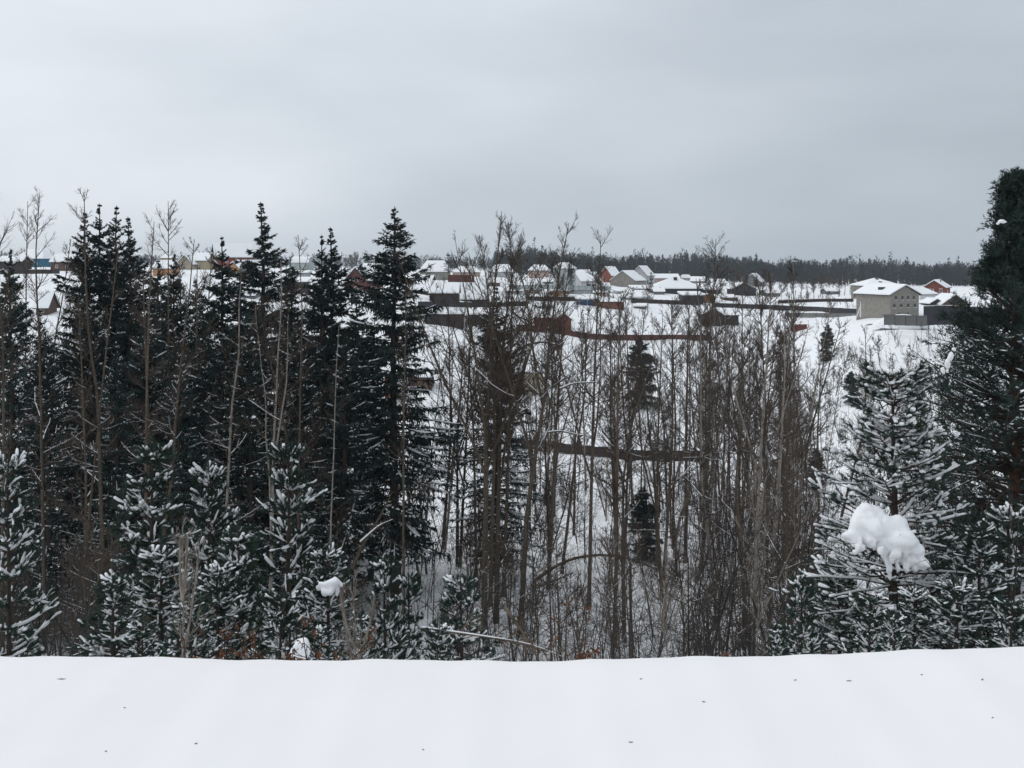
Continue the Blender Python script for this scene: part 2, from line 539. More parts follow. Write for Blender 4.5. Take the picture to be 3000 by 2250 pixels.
def pine_meshes(H, Rm, seed, whorl=0.5, nb=6, nl=7, snow=0.8, nneed=64, cb=0.08, needle=0.085, nw=0.0125, cone=0.75, wide_bottom=1.0, shoot=(0.13, 0.30), mat_n=None, snow_r=0.028):
    """young pine: whorls of rising boughs that end in bottle-brush shoots under sausages of snow"""
    r = np.random.default_rng(seed)
    K = 8
    s = np.linspace(0, 1, K)
    P = np.stack([np.zeros(K), np.zeros(K), s * H], 1)
    P[1:, :2] += np.cumsum(r.normal(size=(K - 1, 2)) * 0.02 * H / 6, 0)
    trunk = MB(); tubes(trunk, P, 0.0135 * H * (1 - s) ** 0.8 + 0.012, 7)
    crown = MB(); sn = MB()
    zs = np.arange(cb * H, H * 0.965, whorl)
    p0, D, L = [], [], []
    for z in zs:
        q = 1 - z / H
        a0 = r.uniform(0, 6.28)
        k = nb + int(r.integers(-1, 2))
        for j in range(k):
            a = a0 + j * 6.283 / k + r.normal() * 0.2
            el = R(34) * (1 - q) ** 1.2 + R(6) - R(16) * q + r.normal() * 0.14
            pp, _ = along(P[None], np.array([z / H]))
            p0.append(pp[0]); D.append([math.cos(a) * math.cos(el), math.sin(a) * math.cos(el), math.sin(el)])
            L.append(Rm * (0.10 + 0.90 * q ** cone) * r.uniform(0.6, 1.1) * (wide_bottom if q > 0.5 else 1))
    p0 = np.array(p0); D = np.array(D); L = np.array(L)
    B1 = grow(p0, D, L, 6, 0.22, 0.10, r)
    tubes(crown, B1, (0.007 + 0.011 * L)[:, None] * (1 - np.linspace(0, 1, 6)) ** 0.8 + 0.006, 4, 1)
    B2, L2, i2, s2 = children(B1, np.maximum(L, 0.45), nl, 0.22, 0.97, 0.40, 50, 4, 0.25, 0.07, r, mode='flat')
    tubes(crown, B2, (0.004 + 0.006 * L2)[:, None] * (1 - np.linspace(0, 1, 4)) + 0.005, 3, 1)
    # shoots: at tips of boughs and twigs, and beside them
    pt = np.concatenate([B1[:, -1], B2[:, -1], B2[:, 2], B2[:, -1], P[-1:]])
    t1 = nrm(B1[:, -1] - B1[:, -2]); t2 = nrm(B2[:, -1] - B2[:, -2])
    dd = np.concatenate([t1, t2, nrm(t2 + r.normal(size=t2.shape) * 0.45), nrm(t2 + r.normal(size=t2.shape) * 0.5), [[0, 0, 1.]]])
    keep = np.concatenate([np.ones(len(t1)), np.ones(len(t2)), r.random(len(t2)) < 0.42, r.random(len(t2)) < 0.35, [1]]).astype(bool)
    pt = pt[keep]; dd = dd[keep]
    # a few upright candles near the top
    n = len(pt)
    Ls = r.uniform(*shoot, n) * (0.8 + 0.3 * (r.random(n)))
    Ls[-1] *= 2.2
    S3 = grow(pt, dd, Ls, 4, 0.12, 0.05, r)
    tubes(crown, S3, np.full((n, 4), 0.006) * [1, 1, 0.8, 0.3], 3, 1)
    i = np.repeat(np.arange(n), nneed)
    u = r.uniform(0.0, 1.0, len(i))
    p, t = along(S3[i], u)
    v = nrm(np.cross(t, r.normal(size=p.shape)))
    d = t * (0.55 + 0.5 * u[:, None]) + v * 0.9
    spikes(crown, p, d, needle * r.uniform(0.7, 1.25, len(i)), nw, 0, r)
    # snow lies along the top of each shoot
    flat = np.abs(dd[:, 2]) < 0.80
    patch = 0.5 + 0.5 * np.sin(pt[:, 0] * 4.1 + seed) * np.sin(pt[:, 2] * 3.3 + pt[:, 1] * 2.7)
    hid = r.random(n) < snow * (0.10 + 0.72 * patch)
    on = np.where(flat & hid)[0]
    Q = S3[on].copy(); m = len(Q)
    g = r.uniform(0.35, 1.4, m)
    Q[..., 2] += (0.030 * g)[:, None]
    Q += r.normal(size=Q.shape) * 0.006
    ex = Q[:, -1] + (Q[:, -1] - Q[:, -2]) * 0.25
    Q = np.concatenate([Q, ex[:, None]], 1)
    rr = (snow_r * g)[:, None] * np.array([0.25, 0.85, 1.0, 0.95, 0.15]) * r.uniform(0.8, 1.2, (m, 5))
    tubes(sn, Q, rr, 6, flat=0.8)
    # ridge of snow on the boughs
    on = np.where((np.abs(t2[:, 2]) < 0.7) & (r.random(len(B2)) < snow * 0.4))[0]
    Q = B2[on] + np.array([0, 0, 0.022]); m = len(Q)
    if m: tubes(sn, Q, r.uniform(0.016, 0.036, m)[:, None] * [0.5, 1.0, 1.2, 0.9], 4)
    on = np.where(r.random(len(B1)) < snow * 0.5)[0]
    Q = B1[on] + np.array([0, 0, 0.03]); m = len(Q)
    if m: tubes(sn, Q, r.uniform(0.02, 0.035, m)[:, None] * [0.3, 1, 1, 1, 0.9, 0.5], 4)
    return {'trunk': trunk.build('pine_trunk', M_BARKD, True), 'crown': crown.build('pine_crown', [mat_n or M_PINE, M_BARKD]), 'snow': sn.build('pine_snow', M_SNOWT, True)}

# --- spruces -------------------------------------------------------
SPR = [spruce_meshes(26, 3.3, 11, 0.10, snow=0.62), spruce_meshes(26, 3.9, 12, 0.08, snow=0.8, droop=1.1),
       spruce_meshes(26, 3.0, 13, 0.12, snow=0.45, top_open=0.8), spruce_meshes(26, 4.3, 14, 0.06, dens=1.15, snow=0.9)]
KSPR = spruce_meshes(27, 3.9, 21, 0.14, dens=1.25, snow=0.6, droop=1.25, top_open=0.7, ex=0.42)
def place_spruce(px, top, Y, var, wid, label, group=None, base=None):
    X = (px - 1500) / F * Y
    g = gz(X, Y) - 0.15
    zt = CZ - (top - HZ) / F * Y
    hh = zt - g
    ms = KSPR if var == 'K' else SPR[var]
    k = hh / (27 if var == 'K' else 26)
    rm = {0: 3.3, 1: 3.9, 2: 3.0, 3: 4.3, 'K': 3.9}[var]
    kx = 1.52 * wid / F * Y / rm if wid else k
    return put('spruce_tree', ms, (X, Y, g), label, 'spruce', group, random.uniform(0, 6.28), (kx, kx, k))
for px, top, Y, var, wid, label in (
    (38, 728, 62, 1, 100, 'dark spruce with a blunt snowless top at the very edge of the photo'),
    (225, 618, 72, 2, 88, 'slim pointed spruce standing just before the pair with joined broad tops'),
    (303, 596, 76, 0, 96, 'taller half of the pair of spruces with joined broad tops'),
    (338, 602, 75, 3, 112, 'bushier half of the pair of spruces with joined broad tops'),
    (395, 634, 73, 2, 90, 'narrow spruce leaning on the broad twin spruces'),
    (516, 742, 70, 1, 86, 'low spruce in front of the yellow house'),
    (640, 692, 74, 0, 96, 'short spruce whose tip crosses the roof of the big red house'),
    (787, 590, 72, 2, 112, 'spruce with a long bare spire beside the big red house'),
    (933, 688, 74, 0, 90, 'lower of the two close spruces before the grey round-roofed building'),
    (980, 664, 77, 2, 92, 'higher of the two close spruces before the grey round-roofed building'),
    (1161, 604, 70, 'K', 132, 'largest dark spruce, broad and forked at the tip, beside the brown gabled house'),
    (1452, 840, 76, 3, 96, 'dark spruce hidden behind the tall clump of bare trees'),
):
    place_spruce(px, top, Y, var, wid, label)
for px, top, Y, var, wid in ((-30, 800, 80, 1, 110), (120, 905, 66, 3, 95), (140, 1010, 62, 1, 90), (455, 760, 84, 0, 90), (575, 820, 80, 3, 100), (700, 830, 82, 1, 95), (865, 790, 86, 0, 90), (1050, 850, 84, 2, 85),
                             (265, 860, 66, 1, 100), (430, 900, 64, 3, 100), (600, 940, 63, 0, 95), (735, 960, 64, 1, 95), (865, 930, 65, 3, 100), (1000, 980, 66, 0, 90), (340, 1000, 61, 3, 90), (520, 1040, 61, 1, 90), (1085, 900, 74, 2, 60)):
    place_spruce(px, top, Y, var, wid, 'dark snow-flecked spruce buried in the dense spruce wood', 'spruces in the dense wood')
# small spruces in the clearing
SMS = spruce_meshes(7, 1.7, 31, 0.05, dens=1.6, snow=0.35)
def small_spruce(px, base, top, wid, label, group=None):
    Y = hitY(px, base)
    X, _, z = Wp(px, base, Y)
    k = (base - top) / F * Y / 7
    kx = wid / F * Y / 1.7
    put('spruce_tree', SMS, (X, Y, gz(X, Y) - 0.1), label, 'spruce', group, random.uniform(0, 6.28), (kx, kx, k))
small_spruce(1885, 1195, 985, 62, 'lone spruce on the open snow above the dark board fence')
small_spruce(1893, 1640, 1420, 62, 'small dark spruce below the dark board fence beside thick black trunks')
small_spruce(2395, 1420, 1310, 34, 'tiny spruce among bare trees next to the snow capped young pine')
small_spruce(2500, 1180, 1085, 34, 'little round spruce on the snow field below the beige building')
small_spruce(2420, 1060, 945, 26, 'thin young spruce near the end of the black fence')

# --- the tall dark pine at the edge --------------------------------
def big_pine():
    r = np.random.default_rng(41)
    Y = 30.0
    px = 2985
    X = (px - 1500) / F * Y
    g = gz(X, Y) - 0.2
    zt = CZ - (505 - HZ) / F * Y
    H = zt - g
    K = 10; s = np.linspace(0, 1, K)
    P = np.stack([np.zeros(K), np.zeros(K), s * H], 1)
    P[:, 0] += -0.25 * np.sin(s * 2.5) * 0.5
    trunk = MB(); tubes(trunk, P, 0.24 * (1 - s) ** 0.8 + 0.03, 9)
    crown = MB(); sn = MB()
    # crown radius read off the outline: photo row -> metres from the stem
    rows = np.array([490, 531, 579, 640, 701, 728, 745, 789, 806, 840, 874, 900, 925, 958, 992, 1100, 1200, 1300, 1400, 1550, 1700, 1900])
    rad = np.array([4, 42, 70, 86, 104, 132, 98, 96, 118, 126, 168, 205, 240, 245, 275, 320, 370, 400, 380, 350, 320, 290]) / F * Y
    n = 540
    zz = r.uniform(0.12, 0.985, n) * H
    zz = np.where(r.random(n) < 0.6, np.round(zz / 0.6) * 0.6 + r.normal(size=n) * 0.09, zz)
    zz = np.clip(zz, 1.5, H * 0.985)
    row = HZ + (CZ - (g + zz)) / Y * F
    L = np.interp(row, rows, rad) * r.uniform(0.5, 1.06, n)
    az = r.uniform(0, 6.283, n)
    el = R(18) + R(25) * np.clip((zz / H - 0.6) * 2.2, 0, 1) - R(45) * np.clip(0.6 - zz / H, 0, 1) + r.normal(size=n) * 0.1
    z0 = zz - np.sin(el) * L * 0.8
    z0 = np.clip(z0, 0.5, H * 0.98)
    p0, _ = along(np.repeat(P[None], n, 0), z0 / H)
    D = np.stack([np.cos(az) * np.cos(el), np.sin(az) * np.cos(el), np.sin(el)], 1)
    B1 = grow(p0, D, L, 7, 0.1, 0.07, r)
    tubes(crown, B1, (0.01 + 0.013 * L)[:, None] * (1 - np.linspace(0, 1, 7)) ** 0.8 + 0.008, 4, 1)
    B2, L2, i2, s2 = children(B1, np.maximum(L, 0.8), 7, 0.25, 0.98, 0.34, 48, 4, 0.35, 0.1, r)
    tubes(crown, B2, (0.004 + 0.006 * L2)[:, None] * (1 - np.linspace(0, 1, 4)) + 0.006, 3, 1)
    B3, L3, _, _ = children(B2, np.maximum(L2, 0.35), 2, 0.3, 0.95, 0.6, 45, 3, 0.5, 0.1, r)
    pts = np.concatenate([B1[:, -1], B2[:, -1], B3[:, -1], B2[:, 2]])
    dirs = np.concatenate([nrm(B1[:, -1] - B1[:, -2]), nrm(B2[:, -1] - B2[:, -2]), nrm(B3[:, -1] - B3[:, -2]), nrm(B2[:, 2] - B2[:, 1])])
    m = len(pts); dirs[:, 2] += 0.35; dirs = nrm(dirs)
    i = np.repeat(np.arange(m), 12)
    u = r.uniform(-0.1, 0.22, len(i))
    v = nrm(np.cross(dirs[i], r.normal(size=(len(i), 3))))
    spikes(crown, pts[i] + dirs[i] * u[:, None], dirs[i] * 0.7 + v * 0.85, r.uniform(0.09, 0.18, len(i)), 0.030, 0, r)
    low = np.where((pts[:, 2] < H * 0.72) & (r.random(m) < 0.20))[0]
    A = pts[low] + [0, 0, 0.03]; q = len(A)
    h = dirs[low] * [1, 1, 0.25]; h = nrm(h)
    th = r.uniform(0.025, 0.05, q)[:, None]
    tubes(sn, np.stack([A - h * 0.10, A, A + h * 0.12], 1), th * [0.3, 1, 0.2], 5, flat=0.6)
    on = np.where((B1[:, 0, 2] < H * 0.6) & (r.random(n) < 0.25))[0]
    Q = B1[on] + [0, 0, 0.03]
    tubes(sn, Q, r.uniform(0.015, 0.035, len(Q))[:, None] * [0.2, 1, 1, 1, 1, 0.8, 0.3], 4)
    ms = {'trunk': trunk.build('old_pine_trunk', mat('reddish_pine_bark', (0.10, 0.055, 0.038), 0.95, 0.3, 8, bump=0.5), True),
          'crown': crown.build('old_pine_crown', [M_PINED, M_BARKD]), 'snow': sn.build('old_pine_snow', M_SNOWT, True)}
    put('pine_tree', ms, (X, Y, g), 'tall dense dark green pine cut by the side of the photo', 'pine')
big_pine()

# --- young snow laden pines on the bank -----------------------------
PIN = [pine_meshes(5.2, 1.55, 51), pine_meshes(4.6, 1.4, 52, whorl=0.42, snow=0.9), pine_meshes(3.4, 1.25, 53, whorl=0.40, nb=5, snow=0.85, shoot=(0.12, 0.26))]
PH = [5.2, 4.6, 3.4]; PR = [1.55, 1.4, 1.25]
PHERO = pine_meshes(7.6, 2.35, 55, whorl=0.36, nb=8, nl=10, snow=0.78, cone=0.55, shoot=(0.10, 0.22), nneed=34, snow_r=0.036)
def place_pine(px, top, Y, var, wid, label, group=None):
    X = (px - 1500) / F * Y
    g = gz(X, Y) - 0.1
    hh = CZ - (top - HZ) / F * Y - g
    if var == 'H': ms, h0, r0 = PHERO, 7.6, 2.35
    else: ms, h0, r0 = PIN[var], PH[var], PR[var]
    k = hh / h0; kx = wid / F * Y / r0
    return put('pine_tree', ms, (X, Y, g), label, 'pine', group, random.uniform(0, 6.28), (kx, kx, k))
place_pine(2612, 1075, 20.5, 'H', 345, 'wide young pine carrying one huge cap of snow')
place_pine(28, 1318, 21, 1, 165, 'snow tufted young pine cut by the edge of the photo')
place_pine(440, 1325, 20.5, 0, 230, 'tall snowy young pine in front of the twin trunked bare tree')
place_pine(612, 1352, 22, 1, 170, 'slightly shorter snowy pine growing between two taller young pines')
place_pine(846, 1318, 20, 0, 200, 'open branched young pine topped by spread snowy fingers')
place_pine(1128, 1640, 17, 2, 130, 'knee-low pine with a bare dark leading shoot over the snow')
place_pine(1200, 1690, 18, 2, 110, 'slender young pine beside a thin bare trunk at the foot of the slope')
place_pine(1352, 1700, 16.5, 2, 160, 'low snowy pine beside the fallen snow-lined branch')
place_pine(960, 1600, 18, 1, 150, 'young pine crowned by a round pillow of snow')
place_pine(700, 1560, 17.5, 2, 190, 'squat snow laden pine behind the rusty leaves')
for px, top, Y, var, wid in ((330, 1700, 16.5, 2, 170), (560, 1760, 15.5, 2, 170), (470, 1600, 18, 1, 190), (820, 1740, 15.5, 2, 150), (1060, 1800, 14.5, 2, 110), (640, 1650, 17, 1, 150), (1280, 1840, 14, 2, 110), (930, 1850, 14, 2, 120), (420, 1830, 14.2, 2, 130)):
    place_pine(px, top, Y, var, wid, 'low snow-clad pine packed into the thicket at the rim of the bank', 'low pines at the rim of the bank')
for px, top, Y, var, wid in ((2870, 1560, 19, 0, 190), (2960, 1480, 22, 1, 200), (2350, 1700, 19, 2, 120), (2460, 1640, 21, 1, 140), (2800, 1700, 17, 1, 170), (2960, 1760, 16, 2, 150), (2280, 1840, 17, 2, 90), (2545, 1745, 17.5, 2, 130), (2680, 1730, 17.8, 1, 140), (2620, 1800, 16, 2, 110)):
    place_pine(px, top, Y, var, wid, 'shaggy snow-dotted pine pressing against the wide snow capped pine', 'pines around the wide snow capped pine')

# --- lumps of snow lodged in crowns ---------------------------------
def snow_lump(name, px, py, Y, elems, label, res=0.045):
    mbd = bpy.data.metaballs.new('lump')
    mbd.resolution = res; mbd.render_resolution = res; mbd.threshold = 0.35
    ob = bpy.data.objects.new('lump_src', mbd)
    C.objects.link(ob)
    for (dx, dz, rr, sx, sz, dy) in elems:           # offsets in photo pixels
        e = mbd.elements.new(type='ELLIPSOID')
        e.co = (dx / F * Y, dy, -dz / F * Y)
        e.radius = rr / F * Y * 1.35
        e.size_x, e.size_y, e.size_z = sx, 0.9, sz
    dg = bpy.context.evaluated_depsgraph_get()
    me = bpy.data.meshes.new_from_object(ob.evaluated_get(dg))
    bpy.data.objects.remove(ob)
    me.materials.clear(); me.materials.append(M_SNOWT)
    co = np.empty(len(me.vertices) * 3); me.vertices.foreach_get('co', co); co = co.reshape(-1, 3)
    co += 0.010 * np.sin(co[:, [1, 2, 0]] * 31 + 5 * np.sin(co * 11)) + 0.014 * np.stack([np.sin(co[:, 2] * 17 + co[:, 0] * 9), np.sin(co[:, 0] * 13), np.sin(co[:, 0] * 21 + co[:, 1] * 11)], 1)
    me.vertices.foreach_set('co', co.ravel())
    me.polygons.foreach_set('use_smooth', np.ones(len(me.polygons), bool))
    me.update()
    o = meshob(name, me)
    o.location = Wp(px, py, Y)
    return tag(o, label, 'snow')
E = []
rr_ = np.random.default_rng(5)
for a, b, c, sx, sz in ((2545, 1522, 44, 1, 1), (2522, 1545, 38, 1, 1), (2503, 1562, 26, 1, 1), (2484, 1562, 15, 1.2, .9), (2562, 1550, 46, 1, 1), (2592, 1548, 44, 1, 1), (2617, 1545, 38, 1, 1), (2634, 1534, 27, 1, 1), (2640, 1562, 34, 1, 1),
                        (2660, 1590, 32, .9, 1.1), (2676, 1614, 22, .9, 1.1), (2628, 1590, 38, 1, 1), (2594, 1588, 34, 1, 1), (2582, 1614, 18, .8, 1.3), (2584, 1636, 11, .8, 1.6), (2614, 1622, 15, .8, 1.4), (2655, 1628, 16, .9, 1.2), (2545, 1568, 24, 1, 1), (2520, 1568, 26, 1, 1), (2512, 1545, 28, 1, 1), (2535, 1515, 26, 1, 1), (2549, 1500, 26, 1, 1), (2492, 1572, 22, 1.1, .9), (2474, 1566, 13, 1.2, .8), (2575, 1520, 34, 1, 1), (2600, 1575, 30, 1, 1)):
    E.append((a - 2575, b - 1545, c * 0.92, sx, sz, (b - 1545) / 100 * -0.35 + rr_.uniform(-0.06, 0.06)))
rr2 = np.random.default_rng(9)
for a, b, c, sx, sz in ((2640, 1575, 34, 1, 1), (2615, 1575, 32, 1, 1), (2665, 1600, 26, 1, 1), (2588, 1650, 13, .7, 1.7), (2592, 1676, 9, .6, 1.7), (2612, 1650, 12, .7, 1.5), (2640, 1648, 15, .8, 1.3), (2665, 1648, 14, .8, 1.3), (2690, 1640, 13, .9, 1.2), (2505, 1592, 15, 1.2, .9), (2490, 1604, 10, 1.2, .8)):
    E.append((a - 2575, b - 1545, c * 0.95, sx, sz, -0.28))
for _ in range(46):
    u_ = rr2.random()
    x_ = 2478 + u_ * 215 + rr2.normal() * 4
    y_ = 1572 + 66 * u_ ** 1.4 + rr2.uniform(-8, 14)
    E.append((x_ - 2575, y_ - 1545, rr2.uniform(5, 13), rr2.uniform(0.6, 1.2), rr2.uniform(0.9, 1.9), -0.2 + rr2.uniform(-0.25, 0.1)))
snow_lump('snow_hood', 2575, 1545, 19.1, E, 'huge smooth cap of snow sitting on the wide young pine')
snow_lump('snow_clump', 968, 1712, 17.2, [(-16, 2, 17, 1.3, .8, 0), (8, -3, 20, 1.1, .9, 0), (24, 10, 16, 1, 1, 0.05), (22, 26, 10, .7, 1.3, 0), (-32, 14, 11, 1.2, .8, 0), (4, 16, 13, 1, 1, -.1), (-14, 18, 10, .9, 1.2, -.1)], 'round pillow of snow crowning a young pine above the rusty leaves')
snow_lump('snow_clump', 882, 1893, 12.8, [(0, 0, 26, 1, 1.1, 0), (-14, 18, 20, 1, .9, 0), (12, 22, 20, 1, 1, 0), (-28, 34, 10, 1.2, .7, 0)], 'egg shaped lump of snow behind rusty twigs at the edge of the white shoulder')
snow_lump('snow_clump', 2933, 648, 28.0, [(0, 0, 8, 1.4, .7, 0), (9, 3, 7, 1.2, .7, 0), (-10, 6, 6, 1.2, .6, 0)], 'small patch of snow high on the tall dark pine')
snow_lump('snow_clump', 2785, 1045, 26.5, [(0, 0, 13, .6, 1.3, 0), (-11, 20, 13, .6, 1.3, 0), (-22, 42, 9, .6, 1.3, 0), (12, -20, 8, .8, 1, 0)], 'slanting tongue of snow on the side of the tall dark pine')

# --- bare trees: ones that can be picked out ------------------------
def hero(path_px, Y, wpx, seed, label, group=None, name='bare_tree', pale=False, **kw):
    """path_px: (px, py) of the stem from low to high at distance Y"""
    wpx *= 0.76 if path_px[-1][0] < 1200 else 0.88
    if path_px[-1][0] < 1200:
        kw.setdefault('twig', 0.006); kw.setdefault('l1', 0.13)
    pts = [Wp(px, py, Y) for px, py in path_px]
    # carry the stem down to the ground
    (x0, _, z0), (x1, _, z1) = pts[0], pts[1]
    g = gz(x0, Y) - 0.2
    if z0 > g:
        sl = (x0 - x1) / (z0 - z1) if abs(z0 - z1) > 1e-3 else 0
        pts.insert(0, (x0 + max(-1.5, min(1.5, sl * (g - z0))), Y, g))
    base = np.array(pts[0])
    r = np.random.default_rng(seed + 900)
    P = np.array(pts) - base
    P[1:, 1] += np.cumsum(r.normal(size=len(P) - 1) * 0.25)
    ms = bare_tree_meshes(P, wpx / F * Y / 2, seed, mats=(M_BIRCH if pale else M_BARK, M_TWIG), **kw)
    return put(name, ms, tuple(base), label, 'bare tree', group)
hero([(120, 1440), (112, 1000), (106, 780), (110, 570)], 58, 15, 101, 'straight leafless tree with arching side limbs before the small steep-roofed cottage', snow=0.6, n1=44, cs=0.30, l1=0.13, twig=0.006)
hero([(70, 1300), (80, 1000), (76, 800), (82, 590)], 70, 10, 102, 'thin bare tree standing against the blue house', n1=34, cs=0.4, l1=0.12, twig=0.006)
hero([(302, 1500), (292, 1160), (275, 1000), (266, 830), (262, 565)], 57, 17, 103, 'bare tree whose stem forks in two before the twin spruces', snow=0.6, n1=30, cs=0.35)
hero([(293, 1170), (308, 1020), (330, 830), (345, 700)], 57, 11, 104, 'second steeper stem of the forked bare tree before the twin spruces', snow=0.4, n1=22, cs=0.2)
hero([(432, 1400), (436, 1130), (444, 900), (462, 650)], 58, 15, 105, 'slender bare tree rising behind the tallest snowy young pine', snow=0.6, n1=34, cs=0.3)
hero([(500, 1380), (518, 1230), (536, 1020), (548, 860), (560, 700)], 56, 14, 106, 'leaning bare tree with long snow-lined limbs near the yellow house', snow=0.8, n1=34, cs=0.25)
hero([(497, 1350), (500, 1050), (498, 800), (494, 590)], 66, 10, 107, 'very tall thin bare tree topped with a wispy fork against the sky', n1=40, cs=0.45, l1=0.14)
hero([(665, 1480), (684, 1180), (696, 1030), (690, 900), (706, 760)], 57, 14, 108, 'bare tree with crooked pale stem below the red house', snow=0.6, pale=True, n1=34)
hero([(795, 1500), (798, 1250), (806, 1060), (818, 880), (812, 760)], 56, 14, 109, 'pale forked bare tree in front of the spruce with the long spire', snow=0.5, pale=True, fork=2, n1=30, cs=0.45)
hero([(880, 1380), (884, 1120), (888, 900), (880, 690)], 62, 10, 110, 'thin bare tree with a whippy top before the grey round-roofed building', n1=34, cs=0.35)
hero([(974, 1500), (982, 1250), (992, 1050), (998, 950)], 55, 8, 111, 'thin grey stem standing before the two close spruces', pale=True, n1=24)
hero([(1183, 1480), (1184, 1200), (1186, 1000), (1190, 850)], 58, 11, 112, 'bare tree standing directly before the largest dark spruce', n1=32, snow=0.3)
hero([(6, 1400), (10, 1000), (-10, 760), (-20, 560)], 52, 14, 113, 'broad bare tree with fine drooping twigs at the edge of the photo', n1=60, l1=0.2, n2=8, twig=0.006)
hero([(150, 1300), (165, 1000), (190, 860), (215, 700)], 68, 11, 114, 'bare tree curving towards the slim pointed spruce', n1=34, fork=1)
# the tall clump
hero([(1420, 1700), (1425, 1300), (1440, 1000), (1452, 800), (1470, 620)], 64, 20, 120, 'tallest grey stem of the clump of bare trees with the fan of twigs', fork=3, n1=80, cs=0.34, l1=0.125, up1=1.2, ang=42, twig=0.0065)
hero([(1456, 1710), (1464, 1350), (1476, 1000), (1500, 820), (1530, 700)], 65, 17, 121, 'straight stem standing close by the tallest grey stem of the bare clump', fork=2, n1=80, cs=0.34, l1=0.125, up1=1.2, ang=42, twig=0.0065)
hero([(1440, 1600), (1448, 1250), (1440, 950), (1420, 780), (1405, 690)], 68, 13, 122, 'bare tree in the tall clump bending away from the gap', fork=2, n1=70, cs=0.4, up1=1.0, ang=44, l1=0.13, twig=0.0065)
hero([(1480, 1600), (1490, 1300), (1495, 1050), (1500, 850), (1488, 650)], 70, 12, 123, 'thin bare tree at the rear of the tall clump', fork=2, n1=76, cs=0.4, up1=1.0, ang=44, l1=0.13, twig=0.0065)
hero([(1395, 1600), (1390, 1300), (1375, 1050), (1392, 880), (1370, 770)], 72, 9, 124, 'bushy bare tree edging the tall clump near the orange house', fork=2, n1=54, cs=0.3)
hero([(1532, 1720), (1545, 1500), (1572, 1300), (1598, 1150), (1612, 980), (1640, 800), (1668, 655)], 63, 18, 125, 'thick bare tree leaning across the end of the dark board fence', fork=2, n1=50, cs=0.42, l1=0.16, up1=0.8, snow=0.25)
hero([(1612, 1600), (1625, 1330), (1640, 1100), (1650, 900), (1672, 740)], 72, 11, 126, 'bare tree before the red cabin with a fan shaped top', fork=2, n1=50, cs=0.5, up1=0.9)
hero([(1730, 1580), (1736, 1320), (1742, 1080), (1750, 900), (1760, 690)], 68, 13, 127, 'bare tree crossing both the dark and the red fence with feathery top', fork=2, n1=50, cs=0.45, up1=0.8)
hero([(1668, 1490), (1690, 1300), (1712, 1160), (1716, 1040), (1722, 900)], 78, 10, 128, 'slanting bare stem crossing the dark board fence', n1=36)
hero([(1800, 1900), (1806, 1600), (1808, 1300), (1814, 1050), (1820, 860)], 61, 14, 129, 'dark upright tree in the clump beside the small dark spruce', n1=46, cs=0.35, fork=1)
hero([(1830, 1900), (1822, 1620), (1826, 1400), (1850, 1250), (1880, 1150), (1905, 1080)], 62, 13, 130, 'dark tree of the clump that leans over beneath the lone spruce', n1=34, cs=0.4, snow=0.3)
hero([(1850, 1900), (1845, 1650), (1800, 1450), (1770, 1350)], 60, 10, 131, 'short slanted stem in the clump beside the small dark spruce', n1=34, cs=0.2)
hero([(2010, 1500), (2013, 1250), (2015, 1000), (2022, 860)], 84, 13, 132, 'bare tree standing before the right-hand stretch of the dark board fence', n1=46, cs=0.3)
hero([(1975, 1450), (1978, 1250), (1970, 1000), (1965, 880)], 90, 8, 133, 'fine straight bare tree rising above the dark board fence', n1=40)
hero([(2062, 1520), (2075, 1250), (2082, 1000), (2095, 800), (2100, 700)], 80, 13, 134, 'first tall tree of the brown thicket with a wispy tip above the woods', n1=50, cs=0.35)
hero([(2205, 1900), (2215, 1500), (2230, 1250), (2245, 1050), (2262, 800)], 50, 13, 135, 'pale smooth stem at the front of the brown thicket', pale=True, n1=34, cs=0.45, fork=2)
hero([(2255, 1900), (2262, 1600), (2285, 1300), (2300, 1050), (2330, 850)], 52, 10, 136, 'paler leaning stem at the outer side of the brown thicket', pale=True, n1=34, fork=1)
hero([(2400, 1450), (2395, 1250), (2400, 1100), (2432, 980)], 85, 9, 137, 'dark bushy bare tree between thicket and snow capped pine', n1=44, cs=0.25, fork=1)
hero([(2480, 1450), (2520, 1280), (2535, 1100), (2530, 960)], 100, 9, 138, 'branching bare tree on the snow field below the beige building', n1=40)
hero([(2690, 1300), (2695, 1180), (2705, 1060)], 120, 7, 139, 'small blurred bare tree beside the slanting tongue of snow', n1=40, l1=0.25, cs=0.15)
